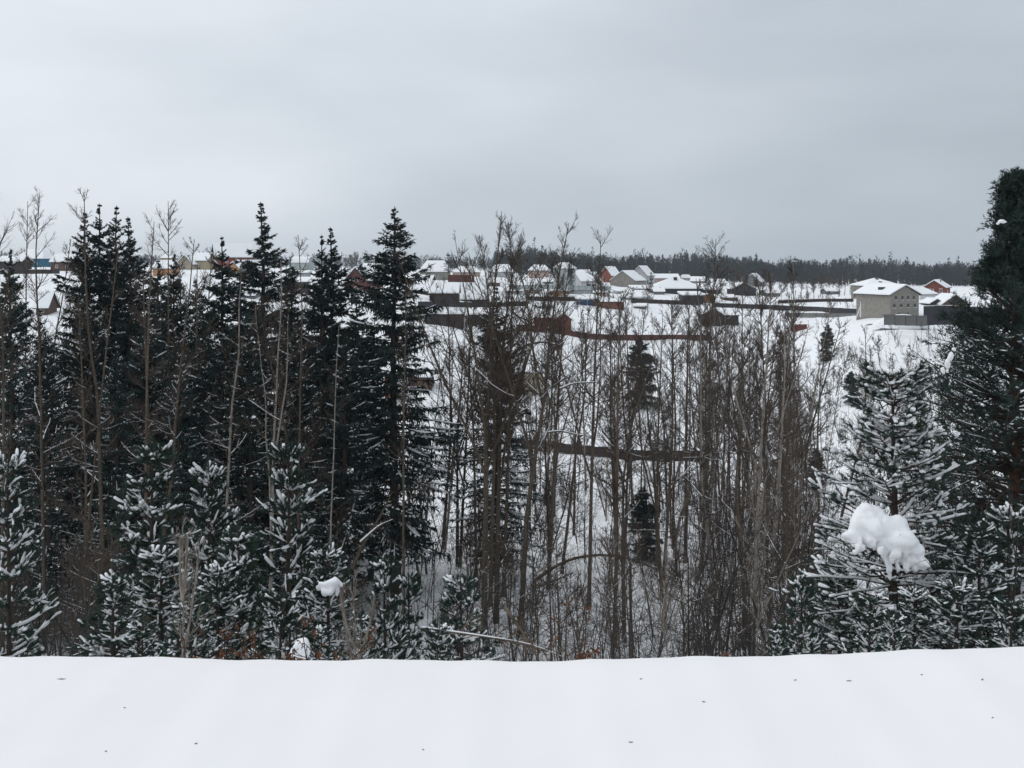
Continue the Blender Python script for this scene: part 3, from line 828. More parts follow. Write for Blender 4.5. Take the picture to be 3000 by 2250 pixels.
# bent and fallen stems
def bent(path_px, Y0, Y1, wpx, seed, label, name='bent_trunk', snow=True):
    K = len(path_px)
    Ys = np.linspace(Y0, Y1, K)
    P = np.array([Wp(px, py, y) for (px, py), y in zip(path_px, Ys)])
    base = P[0].copy(); P = P - base
    mb = MB(); s = np.linspace(0, 1, K)
    t = np.linspace(0, 1, 14)
    Q = np.stack([np.interp(t, s, P[:, i]) for i in range(3)], 1)
    for _ in range(2): Q[1:-1] = (Q[:-2] + 2 * Q[1:-1] + Q[2:]) / 4
    rad = wpx / F * Y0 / 2 * (1 - 0.75 * t)
    tubes(mb, Q, rad, 6)
    r = np.random.default_rng(seed)
    B, L, _, _ = children(Q[None], np.array([np.linalg.norm(Q[-1])]), 16, 0.2, 0.98, 0.22, 45, 4, 0.3, 0.1, r)
    tubes(mb, B, np.full((len(B), 4), 0.012) * [1.4, 1, .8, .5], 3)
    B, L, _, _ = children(B, L, 4, 0.2, 0.98, 0.5, 45, 3, 0.3, 0.1, r)
    tubes(mb, B, np.full((len(B), 3), 0.008), 3)
    root = empty(name, tuple(base), label, 'fallen tree')
    meshob('trunk', mb.build('bent_trunk', M_BARK), root)
    if snow:
        sb = MB(); tubes(sb, Q + np.array([0, 0, 1]) * rad[:, None] * 0.8, rad * 0.85, 5)
        meshob('snow_load', sb.build('bent_snow', M_SNOWT, True), root)
bent([(1235, 1840), (1400, 1862), (1550, 1885), (1650, 1925)], 14, 15, 8, 1, 'fallen branch lined with snow reaching towards rusty leaves', snow=True)
bent([(1480, 1780), (1530, 1850), (1580, 1935)], 16, 15, 12, 2, 'bare snapped trunk slanting down beside the snowy low pine', snow=False)
bent([(1562, 1705), (1620, 1660), (1690, 1630), (1780, 1622), (1880, 1645), (1960, 1690)], 60, 62, 12, 3, 'long arched stem bowed over the snow between trunks', snow=False)
bent([(1560, 1725), (1640, 1695), (1672, 1680)], 58, 59, 9, 4, 'short dark broken branch below the arched stem', snow=False)
bent([(1030, 1670), (1060, 1600), (1110, 1520), (1150, 1440)], 60, 64, 14, 5, 'slanting dark trunk beside the largest spruce', snow=False)
bent([(1055, 1590), (1110, 1540), (1150, 1522)], 60, 61, 8, 6, 'thin fallen limb propped on the slanting trunk', snow=True)
bent([(1050, 1430), (1020, 1550), (990, 1640)], 66, 64, 10, 7, 'snow-dusted limb slanting towards the young pines', snow=True)
bent([(2015, 1460), (1990, 1520), (1978, 1600), (1985, 1700)], 66, 64, 11, 8, 'broken snag slanting up to a bare tree', snow=False)
bent([(1510, 1030), (1540, 1010), (1590, 1000), (1650, 1015)], 90, 92, 12, 9, 'dark arched bough carrying snow above the dark board fence', snow=True)
bent([(1640, 1140), (1680, 1122), (1740, 1120), (1745, 1119)], 66, 67, 6, 10, 'thin level limb lined with snow before the clearing', snow=True)
bent([(1600, 1268), (1640, 1262), (1700, 1275), (1730, 1278)], 64, 65, 6, 11, 'snow-lined side limb just above the dark board fence', snow=True)

# --- bare trees: shared kinds, each copy a tree of its own ----------
def straight(H, seed):
    r = np.random.default_rng(seed)
    return np.array([[0, 0, 0], [r.normal() * 0.02 * H, r.normal() * 0.02 * H, H * 0.5], [r.normal() * 0.04 * H, r.normal() * 0.04 * H, H]])
BV = [bare_tree_meshes(straight(20, 60 + i), 0.095 + 0.015 * (i % 3), 60 + i, cs=(0.25, 0.4, 0.15, 0.3, 0.35, 0.2)[i], n1=(44, 40, 52, 46, 40, 50)[i], fork=(0, 0, 1, 0, 1, 0)[i], l1=(0.17, 0.15, 0.2, 0.22, 0.14, 0.18)[i],
      up1=(0.5, 0.9, 0.4, 0.2, 0.8, 0.6)[i], snow=0.15, twig=0.008) for i in range(6)]
for i_ in (0, 4):
    t_ = BV[i_]['trunk'].copy(); t_.materials[0] = M_BIRCH
    BV.append(dict(BV[i_], trunk=t_))
BF = [bare_tree_meshes(straight(12, 260 + i), 0.13, 260 + i, cs=0.18, n1=36, fork=(0, 2, 1)[i], l1=0.26, n2=6, n3=3, up1=0.5, twig=0.030, ang=55) for i in range(3)]
def scatter_bare(n, x0, x1, Y0, Y1, t0, t1, label, group, seed, hmin=5, hmax=24):
    r = np.random.default_rng(seed)
    for _ in range(n):
        px = r.uniform(x0, x1); Y = r.uniform(Y0, Y1)
        X = (px - 1500) / F * Y
        g = gz(X, Y) - 0.15
        H = (CZ - (r.uniform(t0, t1) - HZ) / F * Y) - g
        H = min(max(H, hmin), hmax + r.uniform(-2, 3))
        far_ = Y0 > 240
        k = H / (12 if far_ else 20)
        o = put('bare_tree', BF[int(r.integers(0, 3))] if far_ else BV[int(r.integers(0, 8))], (X, Y, g), label, 'bare tree', group, r.uniform(0, 6.28), (k * r.uniform(0.8, 1.15),) * 2 + (k,))
        o.rotation_euler[0] = r.normal() * 0.055; o.rotation_euler[1] = r.normal() * 0.06
scatter_bare(9, -60, 1060, 56, 84, 740, 950, 'thin leafless tree woven through the dark spruce wood', 'bare trees in the spruce wood', 1, hmax=27)
scatter_bare(10, 1190, 1420, 66, 100, 850, 1250, 'slim bare tree between the largest spruce and the tall bare clump', 'bare trees beside the largest spruce', 2)
scatter_bare(34, 1500, 1960, 66, 150, 820, 1250, 'slim bare tree among those before the two long fences', 'bare trees before the long fences', 3)
scatter_bare(46, 2040, 2340, 58, 130, 760, 1150, 'thin brown bare tree inside the brown thicket', 'bare trees of the brown thicket', 4, hmax=26)
scatter_bare(14, 1930, 2110, 70, 150, 900, 1150, 'bare tree at the thin side of the brown thicket', 'bare trees at the thin side of the thicket', 5)
scatter_bare(16, 2330, 2760, 85, 170, 1020, 1250, 'small bare tree on the snow field before the beige building', 'bare trees on the snow field', 6, hmin=3, hmax=14)
scatter_bare(10, 2780, 3050, 40, 80, 1150, 1500, 'bare tree in the gloom behind the tall dark pine', 'bare trees behind the tall pine', 7)
BS = [bare_tree_meshes(straight(8, 160 + i), 0.055, 160 + i, cs=0.1, n1=34, fork=(0, 2, 1)[i], l1=0.34, n2=7, n3=3, up1=0.3, snow=0.2, twig=0.0065, ang=62) for i in range(3)]
def scatter_young(n, x0, x1, Y0, Y1, h0, h1, label, group, seed):
    r = np.random.default_rng(seed)
    for _ in range(n):
        px = r.uniform(x0, x1); Y = math.exp(r.uniform(math.log(Y0), math.log(Y1)))
        X = (px - 1500) / F * Y
        far_ = Y0 > 140
        k = r.uniform(h0, h1) / (12 if far_ else 8)
        o = put('young_tree', BF[int(r.integers(0, 3))] if far_ else BS[int(r.integers(0, 3))], (X, Y, gz(X, Y) - 0.1), label, 'bare tree', group, r.uniform(0, 6.28), (k * r.uniform(0.8, 1.2),) * 2 + (k,))
        o.rotation_euler[0] = r.normal() * 0.14; o.rotation_euler[1] = r.normal() * 0.14
scatter_young(30, 980, 1500, 46, 100, 4, 9, 'young bare tree with spreading limbs between largest spruce and dark fence', 'young bare trees below the largest spruce', 21)
scatter_young(52, 1500, 2060, 46, 130, 4, 10, 'young bare tree with spreading limbs on the snow below the long fences', 'young bare trees below the fences', 22)
scatter_young(36, 2040, 2400, 44, 110, 5, 11, 'young bare tree filling the foot of the brown thicket', 'young trees in the brown thicket', 23)
scatter_young(12, -40, 420, 42, 66, 5, 10, 'young bare tree in the dim gap under the first spruces', 'young trees under the first spruces', 24)
scatter_young(14, 2650, 3030, 30, 70, 4, 8, 'young bare tree in the shade of the tall dark pine', 'young trees under the tall pine', 25)
scatter_young(34, 1500, 2400, 150, 270, 2.5, 6, 'low bare tree dotting the white slope between fences', 'low trees between the fences', 26)
scatter_young(30, 2330, 2820, 165, 240, 2.5, 7, 'low bare tree on the white slope below the beige building', 'low trees below the beige building', 27)
scatter_young(34, 1480, 2500, 290, 400, 2.5, 6, 'garden bush without leaves among the village yards', 'bushes in the village yards', 28)
# village trees
scatter_bare(10, 1560, 2130, 260, 420, 770, 850, 'garden tree without leaves between village roofs', 'bare garden trees', 8, hmin=4, hmax=10)
scatter_bare(46, 2060, 2520, 380, 520, 775, 835, 'reddish brown bare tree beside the beige building', 'brown trees beside the beige building', 9, hmin=6, hmax=17)
scatter_bare(7, 1010, 1130, 420, 500, 735, 760, 'hazy bare tree beyond the brown gabled house', 'hazy trees beyond the village', 10, hmin=8, hmax=20)
scatter_bare(8, 560, 760, 430, 520, 735, 755, 'faint bare tree behind the red house', 'faint trees behind the red house', 12, hmin=8, hmax=20)
scatter_bare(8, 100, 440, 150, 260, 900, 1000, 'small bare tree on the slope seen between spruces', 'bare trees on the far slope', 13, hmin=4, hmax=10)

# distant trees that rise above the woods
FT = spruce_meshes(14, 3.0, 77, 0.05, dens=0.55, snow=0.1)
def far_pine(px, top, base, Y, wid, label):
    X, _, z = Wp(px, base, Y)
    k = (base - top) / F * Y / 14
    put('conifer_tree', FT, (X, Y, z), label, 'conifer', None, px, (wid / F * Y / 3.0,) * 2 + (k,))
far_pine(1313, 738, 800, 400, 20, 'lone round headed pine behind the long hip roofed house')
far_pine(2330, 750, 815, 520, 21, 'dark round headed pine above the brown trees')
far_pine(1752, 776, 830, 400, 15, 'dark evergreen between pale gabled roofs')
far_pine(1673, 780, 842, 405, 14, 'dark evergreen hugging the green-white house')
far_pine(1908, 793, 845, 380, 9, 'clipped dark evergreen beside the grey gambrel roofed house')
far_pine(2216, 738, 810, 600, 12, 'tree standing tall over the woods behind the thicket')

# --- brushwood (nobody could count it) ------------------------------
def brush(name, label, zones, seed, m=M_BRUSH):
    r = np.random.default_rng(seed)
    mb = MB()
    for (n, x0, x1, Y0, Y1, h0, h1) in zones:
        px = r.uniform(x0, x1, n); Y = np.exp(r.uniform(math.log(Y0), math.log(Y1), n))
        X = (px - 1500) / F * Y
        g = CZ - depth(X, Y) - 0.1
        P0 = np.stack([X, Y, g], 1)
        h = r.uniform(h0, h1, n)
        D = r.normal(size=(n, 3)) * 0.16; D[:, 2] = 1
        B = grow(P0, D, h, 5, 0.1, 0.09, r)
        tubes(mb, B, (0.005 + 0.004 * h)[:, None] * (1 - np.linspace(0, 1, 5)) + 0.007, 4)
        B2, L2, _, _ = children(B, h, 9, 0.08, 0.97, 0.46, 55, 4, 0.25, 0.16, r)
        tubes(mb, B2, np.full((len(B2), 4), 0.008) * [1.1, 1, .8, .5], 3)
        B3, L3, _, _ = children(B2, L2, 4, 0.15, 0.97, 0.55, 45, 2, 0.3, 0.0, r)
        tubes(mb, B3, np.full((len(B3), 2), 0.0055) * [1, .5], 3)
    o = meshob(name, mb.build(name, m))
    return tag(o, label, kind='stuff')
brush('undergrowth', 'tangle of thin leafless stems on the ravine floor',
      [(110, -40, 420, 40, 66, 2, 6), (90, 420, 1000, 46, 66, 2, 5), (210, 980, 1560, 48, 90, 1.5, 6), (240, 1500, 2060, 48, 130, 1.5, 7), (220, 2030, 2420, 44, 100, 3, 9), (110, 2400, 3020, 44, 90, 2, 7), (90, 2350, 2760, 100, 200, 1.5, 4)], 3)
brush('brushwood', 'fine twiggy scrub just over the rim of the snow',
      [(36, -40, 330, 22, 36, 3, 6), (22, 1000, 1500, 20, 36, 2, 4.5), (24, 1480, 2050, 26, 38, 2.5, 6), (26, 2000, 2500, 22, 34, 3, 7), (16, 2750, 3020, 18, 26, 3, 6)], 4)

def scrub(name, label, zones, seed):
    r = np.random.default_rng(seed); mb = MB()
    for (n, x0, x1, Y0, Y1, h0, h1, rad) in zones:
        px = r.uniform(x0, x1, n); Y = np.exp(r.uniform(math.log(Y0), math.log(Y1), n))
        px += 22 * np.sin(px * 0.05 + Y * 0.07)
        X = (px - 1500) / F * Y
        P0 = np.stack([X, Y, CZ - depth(X, Y) - 0.1], 1)
        h = r.uniform(h0, h1, n)
        D = r.normal(size=(n, 3)) * 0.25; D[:, 2] = 1
        B = grow(P0, D, h, 4, 0.1, 0.1, r)
        tubes(mb, B, (rad + 0.003 * h)[:, None] * [1.3, 1, .8, .5], 3)
        B2, L2, _, _ = children(B, h, 10, 0.1, 0.97, 0.45, 45, 3, 0.4, 0.14, r)
        tubes(mb, B2, np.full((len(B2), 3), rad * 0.8) * [1, .8, .4], 3)
    tag(meshob(name, mb.build(name, M_BRUSH)), label, kind='stuff')
scrub('scrub', 'grey scrub scattered over the far white slope', [(460, 2290, 2860, 165, 246, 1.2, 4.2, 0.026), (160, 2290, 2830, 95, 170, 1.5, 4.5, 0.024), (480, 1480, 2320, 120, 290, 1.2, 4, 0.020), (140, -20, 420, 120, 260, 1.2, 4, 0.02), (420, 1100, 2560, 290, 430, 1, 3.2, 0.034)], 8)
# --- saplings with rusty leaves near the rim ------------------------
def leafy(px, py_top, Y, h, seed, label, nleaf=6, lean=0.0, spread=0.25):
    r = np.random.default_rng(seed)
    X = (px - 1500) / F * Y
    zt = CZ - (py_top - HZ) / F * Y
    g = gz(X, Y) - 0.1
    H = zt - g
    mb = MB()
    n = 4
    D = r.normal(size=(n, 3)) * spread * 0.6; D[:, 2] = 1; D[:, 0] += lean
    B = grow(np.zeros((n, 3)), D, np.full(n, H) * r.uniform(0.8, 1.0, n), 7, 0.0, 0.05, r)
    tubes(mb, B, 0.014 * (1 - np.linspace(0, 1, 7))[None] * np.ones((n, 1)) + 0.004, 4)
    B2, L2, _, _ = children(B, np.full(n, H), 9, 0.35, 0.97, 0.22, 50, 4, 0.3, 0.12, r)
    tubes(mb, B2, np.full((len(B2), 4), 0.0045), 3)
    lf = MB()
    i = np.repeat(np.arange(len(B2)), nleaf)
    keep = r.random(len(B2)) < 0.42
    i = i[keep[i]]
    p, t = along(B2[i], r.uniform(0.3, 1, len(i)))
    d = nrm(r.normal(size=p.shape) + [0, 0, -0.9])
    # a leaf: two triangles folded on the midrib
    s = nrm(np.cross(d, r.normal(size=p.shape)))
    L = r.uniform(0.035, 0.065, len(i))[:, None]
    nn = np.cross(d, s) * L * 0.12
    v = np.stack([p, p + d * L * 0.5 + s * L * 0.3 + nn, p + d * L, p + d * L * 0.5 - s * L * 0.3 + nn], 1).reshape(-1, 3)
    k = np.arange(len(i))[:, None] * 4
    lf.add(v, np.concatenate([k + [0, 1, 2], k + [0, 2, 3]]))
    root = empty('leafy_sapling', (X, Y, g), label, 'sapling')
    meshob('stem', mb.build('sapling_stems', M_TWIG), root)
    o = meshob('leaves', lf.build('sapling_leaves', M_LEAF), root)
    o['kind'] = 'stuff'
leafy(745, 1790, 12.5, 2, 1, 'sapling with rusty leaves beside the squat snow laden pine')
leafy(655, 1820, 12.2, 2, 2, 'sapling whose sparse rusty leaves hang before the low pines')
leafy(935, 1790, 12.0, 2, 3, 'rusty leaved sapling beneath the round pillow of snow', lean=0.06)
leafy(860, 1870, 11.2, 2, 4, 'low rusty sapling in front of the egg shaped snow lump', spread=0.5)
leafy(1650, 1745, 13.5, 2, 5, 'upright sapling with rusty leaf clusters before the arched stem', nleaf=5)
leafy(1690, 1880, 11.5, 2, 6, 'star shaped tuft of rusty leaves right at the rim of the snow', nleaf=9, spread=0.7)
leafy(2130, 1900, 11, 2, 7, 'tiny rusty leaved shoot under the brown thicket', spread=0.3)
leafy(560, 1870, 11.8, 2, 8, 'short rusty shoot poking over the rim near the left young pines')
def shrub(px, top, Y, seed, label):
    X = (px - 1500) / F * Y
    g = gz(X, Y) - 0.1
    H = CZ - (top - HZ) / F * Y - g
    ms = bare_tree_meshes([[0, 0, 0], [0.05, 0, H * 0.5], [0, 0.1, H]], 0.011, seed, cs=0.15, n1=26, l1=0.26, n2=4, n3=2, fork=3, twig=0.0022, mats=(M_BIRCH, M_BIRCH), ang=30)
    ms['stem'] = ms.pop('trunk'); ms['branches'] = ms.pop('crown')
    put('bare_shrub', ms, (X, Y, g), label, 'shrub')
shrub(528, 1540, 14, 201, 'pale twiggy shrub before the low pines')
shrub(1032, 1700, 13, 202, 'thin pale shrub between two young pines')
shrub(2215, 1380, 22, 203, 'pale many stemmed shrub before the brown thicket')
shrub(1950, 1600, 26, 204, 'slender pale shrub between dark clump and thicket')

# ------------------------------------------------------------------ village
MC = {}
def wm(key, col, **k):
    if key not in MC: MC[key] = mat(key, col, 0.9, k.pop('vary', 0.14), k.pop('scale', 0.8), **k)
    return MC[key]
def WM(k):
    cols = {'blue': (0.035, 0.17, 0.26), 'brick_red': (0.26, 0.065, 0.05), 'yellow': (0.42, 0.36, 0.24), 'orange': (0.45, 0.25, 0.13), 'teal': (0.06, 0.36, 0.29), 'grey_wood': (0.15, 0.15, 0.155),
            'light': (0.45, 0.46, 0.46), 'pink': (0.42, 0.32, 0.28), 'dark_brown': (0.045, 0.035, 0.033), 'brown': (0.11, 0.07, 0.055), 'redbrown': (0.11, 0.045, 0.038), 'beige': (0.25, 0.235, 0.205), 'grey': (0.17, 0.17, 0.165),
            'block': (0.25, 0.245, 0.21), 'cabin': (0.15, 0.05, 0.04), 'rust': (0.17, 0.075, 0.05), 'tan': (0.24, 0.13, 0.065), 'charcoal': (0.04, 0.04, 0.045), 'white': (0.75, 0.75, 0.74), 'cobalt': (0.035, 0.06, 0.13), 'red_house': (0.22, 0.07, 0.045),
            'cream': (0.40, 0.35, 0.27), 'greenish': (0.36, 0.40, 0.39), 'concrete': (0.14, 0.14, 0.135)}
    return wm(k, cols[k])
M_GLASS = mat('window_glass', (0.03, 0.035, 0.04), 0.2, 0.1, 1, spec=0.5)
_unit = MB().box(-.5, .5, -.5, .5, 0, 1)
_boxmesh = {}
def boxmesh(mat_):
    if mat_.name not in _boxmesh:
        mb = MB().box(-.5, .5, -.5, .5, 0, 1)
        _boxmesh[mat_.name] = mb.build('block', mat_)
    return _boxmesh[mat_.name]
_ring = {}
def ringmesh(mat_):
    if mat_.name not in _ring:
        mb = MB().box(-.5, -.4, -.5, .5, 0, 1).box(.4, .5, -.5, .5, 0, 1).box(-.4, .4, -.5, .5, 0, .09).box(-.4, .4, -.5, .5, .91, 1).box(-.03, .03, -.4, .3, .09, .91)
        _ring[mat_.name] = mb.build('window_frame', mat_)
    return _ring[mat_.name]
def add_window(root, W, D, face, u, z, w_, h_, frame='white'):
    """face: front / left / right"""
    o = meshob('window', ringmesh(WM(frame)), root)
    g = meshob('pane', boxmesh(M_GLASS), o)
    if face == 'front': o.location = (-W / 2 + u * W, -D / 2 - 0.02, z)
    elif face == 'left': o.location = (-W / 2 - 0.02, -D / 2 + u * D, z); o.rotation_euler[2] = -R(90)
    else: o.location = (W / 2 + 0.02, -D / 2 + u * D, z); o.rotation_euler[2] = R(90)
    o.scale = (w_, 0.12, h_)
    g.location = (0, 0.12, 0.09); g.scale = (0.80, 0.3, 0.82)
    return o
def house(px, base, eave, ridge, wpx, D, kind, label, wall='light', Y=None, yaw=0, gable=None, wins=(), snow=0.38, over=0.45, name='house', cat='house', chim=(), found=3.0, roofm='charcoal', hipx=0.55, frame='white', W=None, corner=False):
    """px: centre column, base/eave/ridge rows, wpx facade width in photo pixels at distance Y"""
    Yh = hitY(px, base)
    if Y is None: Y = Yh
    elif 0.66 * Y < Yh < 1.5 * Y:
        q_ = Yh / Y
        Y = Yh; D *= q_
        if W: W *= q_
    s = Y / F
    X = (px - 1500) * s
    z0 = CZ - (base - HZ) * s
    W = W or wpx * s
    Hw = (base - eave) * s
    found = max(found, z0 - min(gz(X, Y), gz(X, Y + D)) + 0.6)
    Hr = (eave - ridge) * s
    cx_, cy_ = X, Y + D / 2
    if corner:
        a_ = R(yaw)
        cx_ = X - (-W / 2 * math.cos(a_) + D / 2 * math.sin(a_)); cy_ = Y - (-W / 2 * math.sin(a_) - D / 2 * math.cos(a_))
    root = empty(name, (cx_, cy_, z0), label, cat, None, R(yaw))
    mb = MB()
    x, y = W / 2, D / 2
    mb.box(-x, x, -y, y, -found, Hw)
    meshob('wall', mb.build('wall', WM(wall)), root)
    rf, sf = MB(), MB()
    o_ = over
    if kind in ('side', 'front'):
        if kind == 'side':
            A = lambda a, b: (a, b)
            hw, hl = y, x
        else:
            A = lambda a, b: (b, a)
            hw, hl = x, y
        # gable ends
        gb = MB()
        for sg in (-1, 1):
            e = sg * (hl - 0.02); e2 = sg * (hl - 0.25)
            v = [(*A(e, -hw + 0.02), Hw), (*A(e, hw - 0.02), Hw), (*A(e, 0), Hw + Hr), (*A(e2, -hw + 0.02), Hw), (*A(e2, hw - 0.02), Hw), (*A(e2, 0), Hw + Hr)]
            gb.add(v, [(0, 1, 2), (3, 5, 4)])
            gb.add(v, [(0, 3, 4, 1), (1, 4, 5, 2), (2, 5, 3, 0)])
        meshob('gable', gb.build('gable', WM(gable or wall)), root)
        dz = Hr / hw * o_
        for sg in (-1, 1):
            for b_, th, lift, ins in ((rf, 0.16, 0.02, 0), (sf, snow, 0.02 + snow, 0.05)):
                e = hl + o_ - ins
                ew = hw + o_ - ins
                dzz = Hr / hw * (o_ - ins)
                q = [(*A(-e, sg * ew), Hw - dzz + lift), (*A(e, sg * ew), Hw - dzz + lift), (*A(e, 0), Hw + Hr + lift), (*A(-e, 0), Hw + Hr + lift)]
                if sg * (1 if kind == 'side' else -1) > 0: q = q[::-1]
                b_.slab(q, th if b_ is rf else snow - 0.02)
    elif kind == 'hip':
        hx = x * hipx
        for b_, lift, th in ((rf, 0.0, 0.15), (sf, snow, snow - 0.02)):
            X_, Y_ = x + o_, y + o_
            e = [(-X_, -Y_, Hw + lift), (X_, -Y_, Hw + lift), (X_, Y_, Hw + lift), (-X_, Y_, Hw + lift)]
            rd = [(-hx, 0, Hw + Hr + lift), (hx, 0, Hw + Hr + lift)]
            bt = [(a, b, c - th) for a, b, c in e]
            v = e + rd + bt
            b_.add(v, [(0, 1, 5, 4), (2, 3, 4, 5), (6, 9, 8, 7), (0, 6, 7, 1), (1, 7, 8, 2), (2, 8, 9, 3), (3, 9, 6, 0)])
            b_.add(v, [(1, 2, 5), (3, 0, 4)])
    elif kind == 'shed':
        for b_, th, lift in ((rf, 0.15, 0.01), (sf, snow - 0.02, snow)):
            e = o_
            b_.slab([(-x - e, -y - e, Hw + lift), (x + e, -y - e, Hw + lift), (x + e, y + e, Hw + Hr + lift), (-x - e, y + e, Hw + Hr + lift)], th)
    elif kind == 'barrel':
        k = 9
        for b_, lift in ((rf, 0.0), (sf, snow)):
            an = np.linspace(0, np.pi, k)
            yy = -np.cos(an) * (y + 0.2); zz = Hw + np.sin(an) * Hr + lift
            for i in range(k - 1):
                b_.slab([(-x - .2, yy[i], zz[i]), (x + .2, yy[i], zz[i]), (x + .2, yy[i + 1], zz[i + 1]), (-x - .2, yy[i + 1], zz[i + 1])], 0.15 if b_ is rf else snow - 0.02)
        gb = MB()
        an = np.linspace(0, np.pi, k)
        for sg in (-1, 1):
            v = [(sg * x, -math.cos(a) * y, Hw + math.sin(a) * Hr) for a in an] + [(sg * x, 0, Hw)]
            gb.add(v, [(i, i + 1, k) for i in range(k - 1)])
        meshob('gable', gb.build('gable', WM(gable or wall)), root)
    roof = meshob('roof', rf.build('roof', WM(roofm)), root)
    if sf.n: meshob('roof_snow', sf.build('roof_snow', M_SNOW), roof)
    for (cx, cy, ch, cw, cm) in chim:
        c = meshob('chimney', boxmesh(WM(cm)), roof)
        c.location = (cx * W, cy * D, Hw + Hr * 0.35); c.scale = (cw, cw, Hr * 0.65 + ch)
    for wn in wins:
        add_window(root, W, D, *wn, frame=frame)
    return root

# left part of the village
house(87, 782, 758, 731, 72, 9, 'hip', 'blue timber house with two white framed windows and a snowy hip roof', 'blue', Y=330, chim=((0.12, 0, 0.3, 0.8, 'charcoal'),), wins=(('front', 0.36, 0.6, 1.6, 1.5), ('front', 0.74, 0.6, 1.6, 1.5)), over=1.2)
house(28, 790, 765, 752, 70, 7, 'side', 'low brown shed beside the blue house', 'dark_brown', Y=325, name='shed', cat='shed')
house(178, 792, 766, 745, 60, 8, 'side', 'brown outbuilding with pale posts behind the bare trees', 'brown', Y=335, wins=(('front', 0.3, 0.8, 0.9, 1.2), ('front', 0.8, 0.8, 0.9, 1.2)), name='shed', cat='shed')
house(122, 923, 895, 858, 34, 5, 'side', 'tiny cottage with a steep snowy roof low on the slope', 'brown', wins=(('front', 0.5, 0.5, 1.2, 1.5),), frame='cream', over=0.6)
house(475, 808, 785, 765, 54, 7, 'side', 'low orange brown house half hidden by spruces', 'orange', Y=300)
house(486, 772, 756, 741, 28, 6, 'hip', 'small house with a dark brown hip roof', 'yellow', Y=345, snow=0.03, roofm='brown')
house(585, 789, 763, 742, 44, 9, 'side', 'yellow house with a long snowy roof beside the big red house', 'yellow', Y=320, wins=(('front', 0.3, 0.9, 1.3, 1.3),))
house(540, 790, 772, 748, 44, 8, 'front', 'white roofed house with a small dark dormer', 'cream', Y=325)
house(668, 790, 750, 713, 84, 9.5, 'side', 'big red brick house with a long steep snowy roof', 'brick_red', Y=330, yaw=24, W=12, wins=(('front', 0.30, 2.8, 1.0, 1.6), ('front', 0.58, 2.8, 1.0, 1.6), ('left', 0.5, 5.6, 1.6, 1.4), ('left', 0.3, 2.2, 1.3, 1.3)), gable='brick_red', over=0.7, snow=0.45)
house(692, 806, 785, 768, 40, 8, 'front', 'peach gabled house above a red fence', 'orange', Y=305, yaw=-15)
house(703, 800, 782, 764, 38, 8, 'front', 'turquoise gabled house squeezed behind the grey wooden one', 'teal', Y=315, yaw=-12)
house(733, 812, 790, 764, 40, 9, 'front', 'grey wooden gabled house with tiny white windows', 'grey_wood', Y=300, yaw=-28, wins=(('front', 0.25, 0.5, 0.8, 0.9), ('front', 0.62, 0.5, 0.8, 0.9)))
house(879, 792, 770, 753, 50, 9, 'barrel', 'pale grey building with a rounded roof between spruces', 'greenish', Y=330)
house(872, 812, 800, 795, 52, 6, 'shed', 'long low shed with snow on its flat roof below the rounded roof', 'greenish', Y=290, name='shed', cat='shed')
house(862, 858, 826, 815, 70, 6, 'shed', 'dark plank shed between the long-spired spruce and its neighbours', 'dark_brown', Y=265, name='shed', cat='shed')
house(715, 872, 865, 848, 60, 6, 'side', 'grey shed whose snowy roof shows between two spruces', 'grey_wood', Y=240, name='shed', cat='shed')
house(1062, 862, 818, 784, 62, 9, 'front', 'brown gabled house with white window trim beside the largest spruce', 'redbrown', Y=285, yaw=-26, W=7.4, wins=(('front', 0.38, 4.4, 0.9, 1.2), ('front', 0.62, 4.4, 0.9, 1.2), ('front', 0.5, 1.4, 1.6, 1.2)), over=0.7, snow=0.45)
house(1085, 806, 790, 773, 46, 8, 'side', 'house whose white roof and orange gable rise behind the brown gabled one', 'orange', Y=330)
house(1272, 826, 797, 766, 84, 11, 'hip', 'long beige house with a tall snowy hip roof', 'block', Y=330, yaw=0, hipx=0.62, wins=(('front', 0.58, 1.3, 0.9, 1.1),), over=0.5, snow=0.5)
house(1365, 808, 798, 781, 78, 10, 'hip', 'pink walled house with a low rounded snowy roof', 'pink', Y=345, hipx=0.5, wins=(('front', 0.4, 0.2, 0.9, 0.9),))
house(1238, 862, 850, 808, 62, 9, 'side', 'house under a very deep snowy roof beside the largest spruce', 'dark_brown', Y=300, yaw=-20)
house(1300, 892, 857, 826, 84, 9, 'side', 'dark brown house with small blue door and heavy snowy roof', 'dark_brown', Y=290, wins=(('front', 0.68, 0.3, 1.0, 2.0),), frame='cobalt', snow=0.5)
house(1374, 884, 874, 822, 100, 10, 'side', 'house drowned under a long swelling roof of snow', 'dark_brown', Y=315, snow=0.6, yaw=6)
house(1300, 956, 918, 896, 112, 7, 'side', 'long low dark house with snow covered roof', 'dark_brown', Y=262, snow=0.5)
house(1316, 957, 921, 919, 38, 3, 'shed', 'orange timber porch with one dark window', 'tan', Y=258.5, wins=(('front', 0.5, 1.3, 1.5, 1.5),), frame='tan', snow=0.06, name='porch', cat='porch')
house(1400, 956, 922, 912, 60, 6, 'shed', 'dark shed joined to the fence behind the tall bare clump', 'dark_brown', Y=266, name='shed', cat='shed')
house(1470, 812, 797, 776, 70, 9, 'hip', 'snowy roofed house behind the fan of twigs', 'light', Y=400)
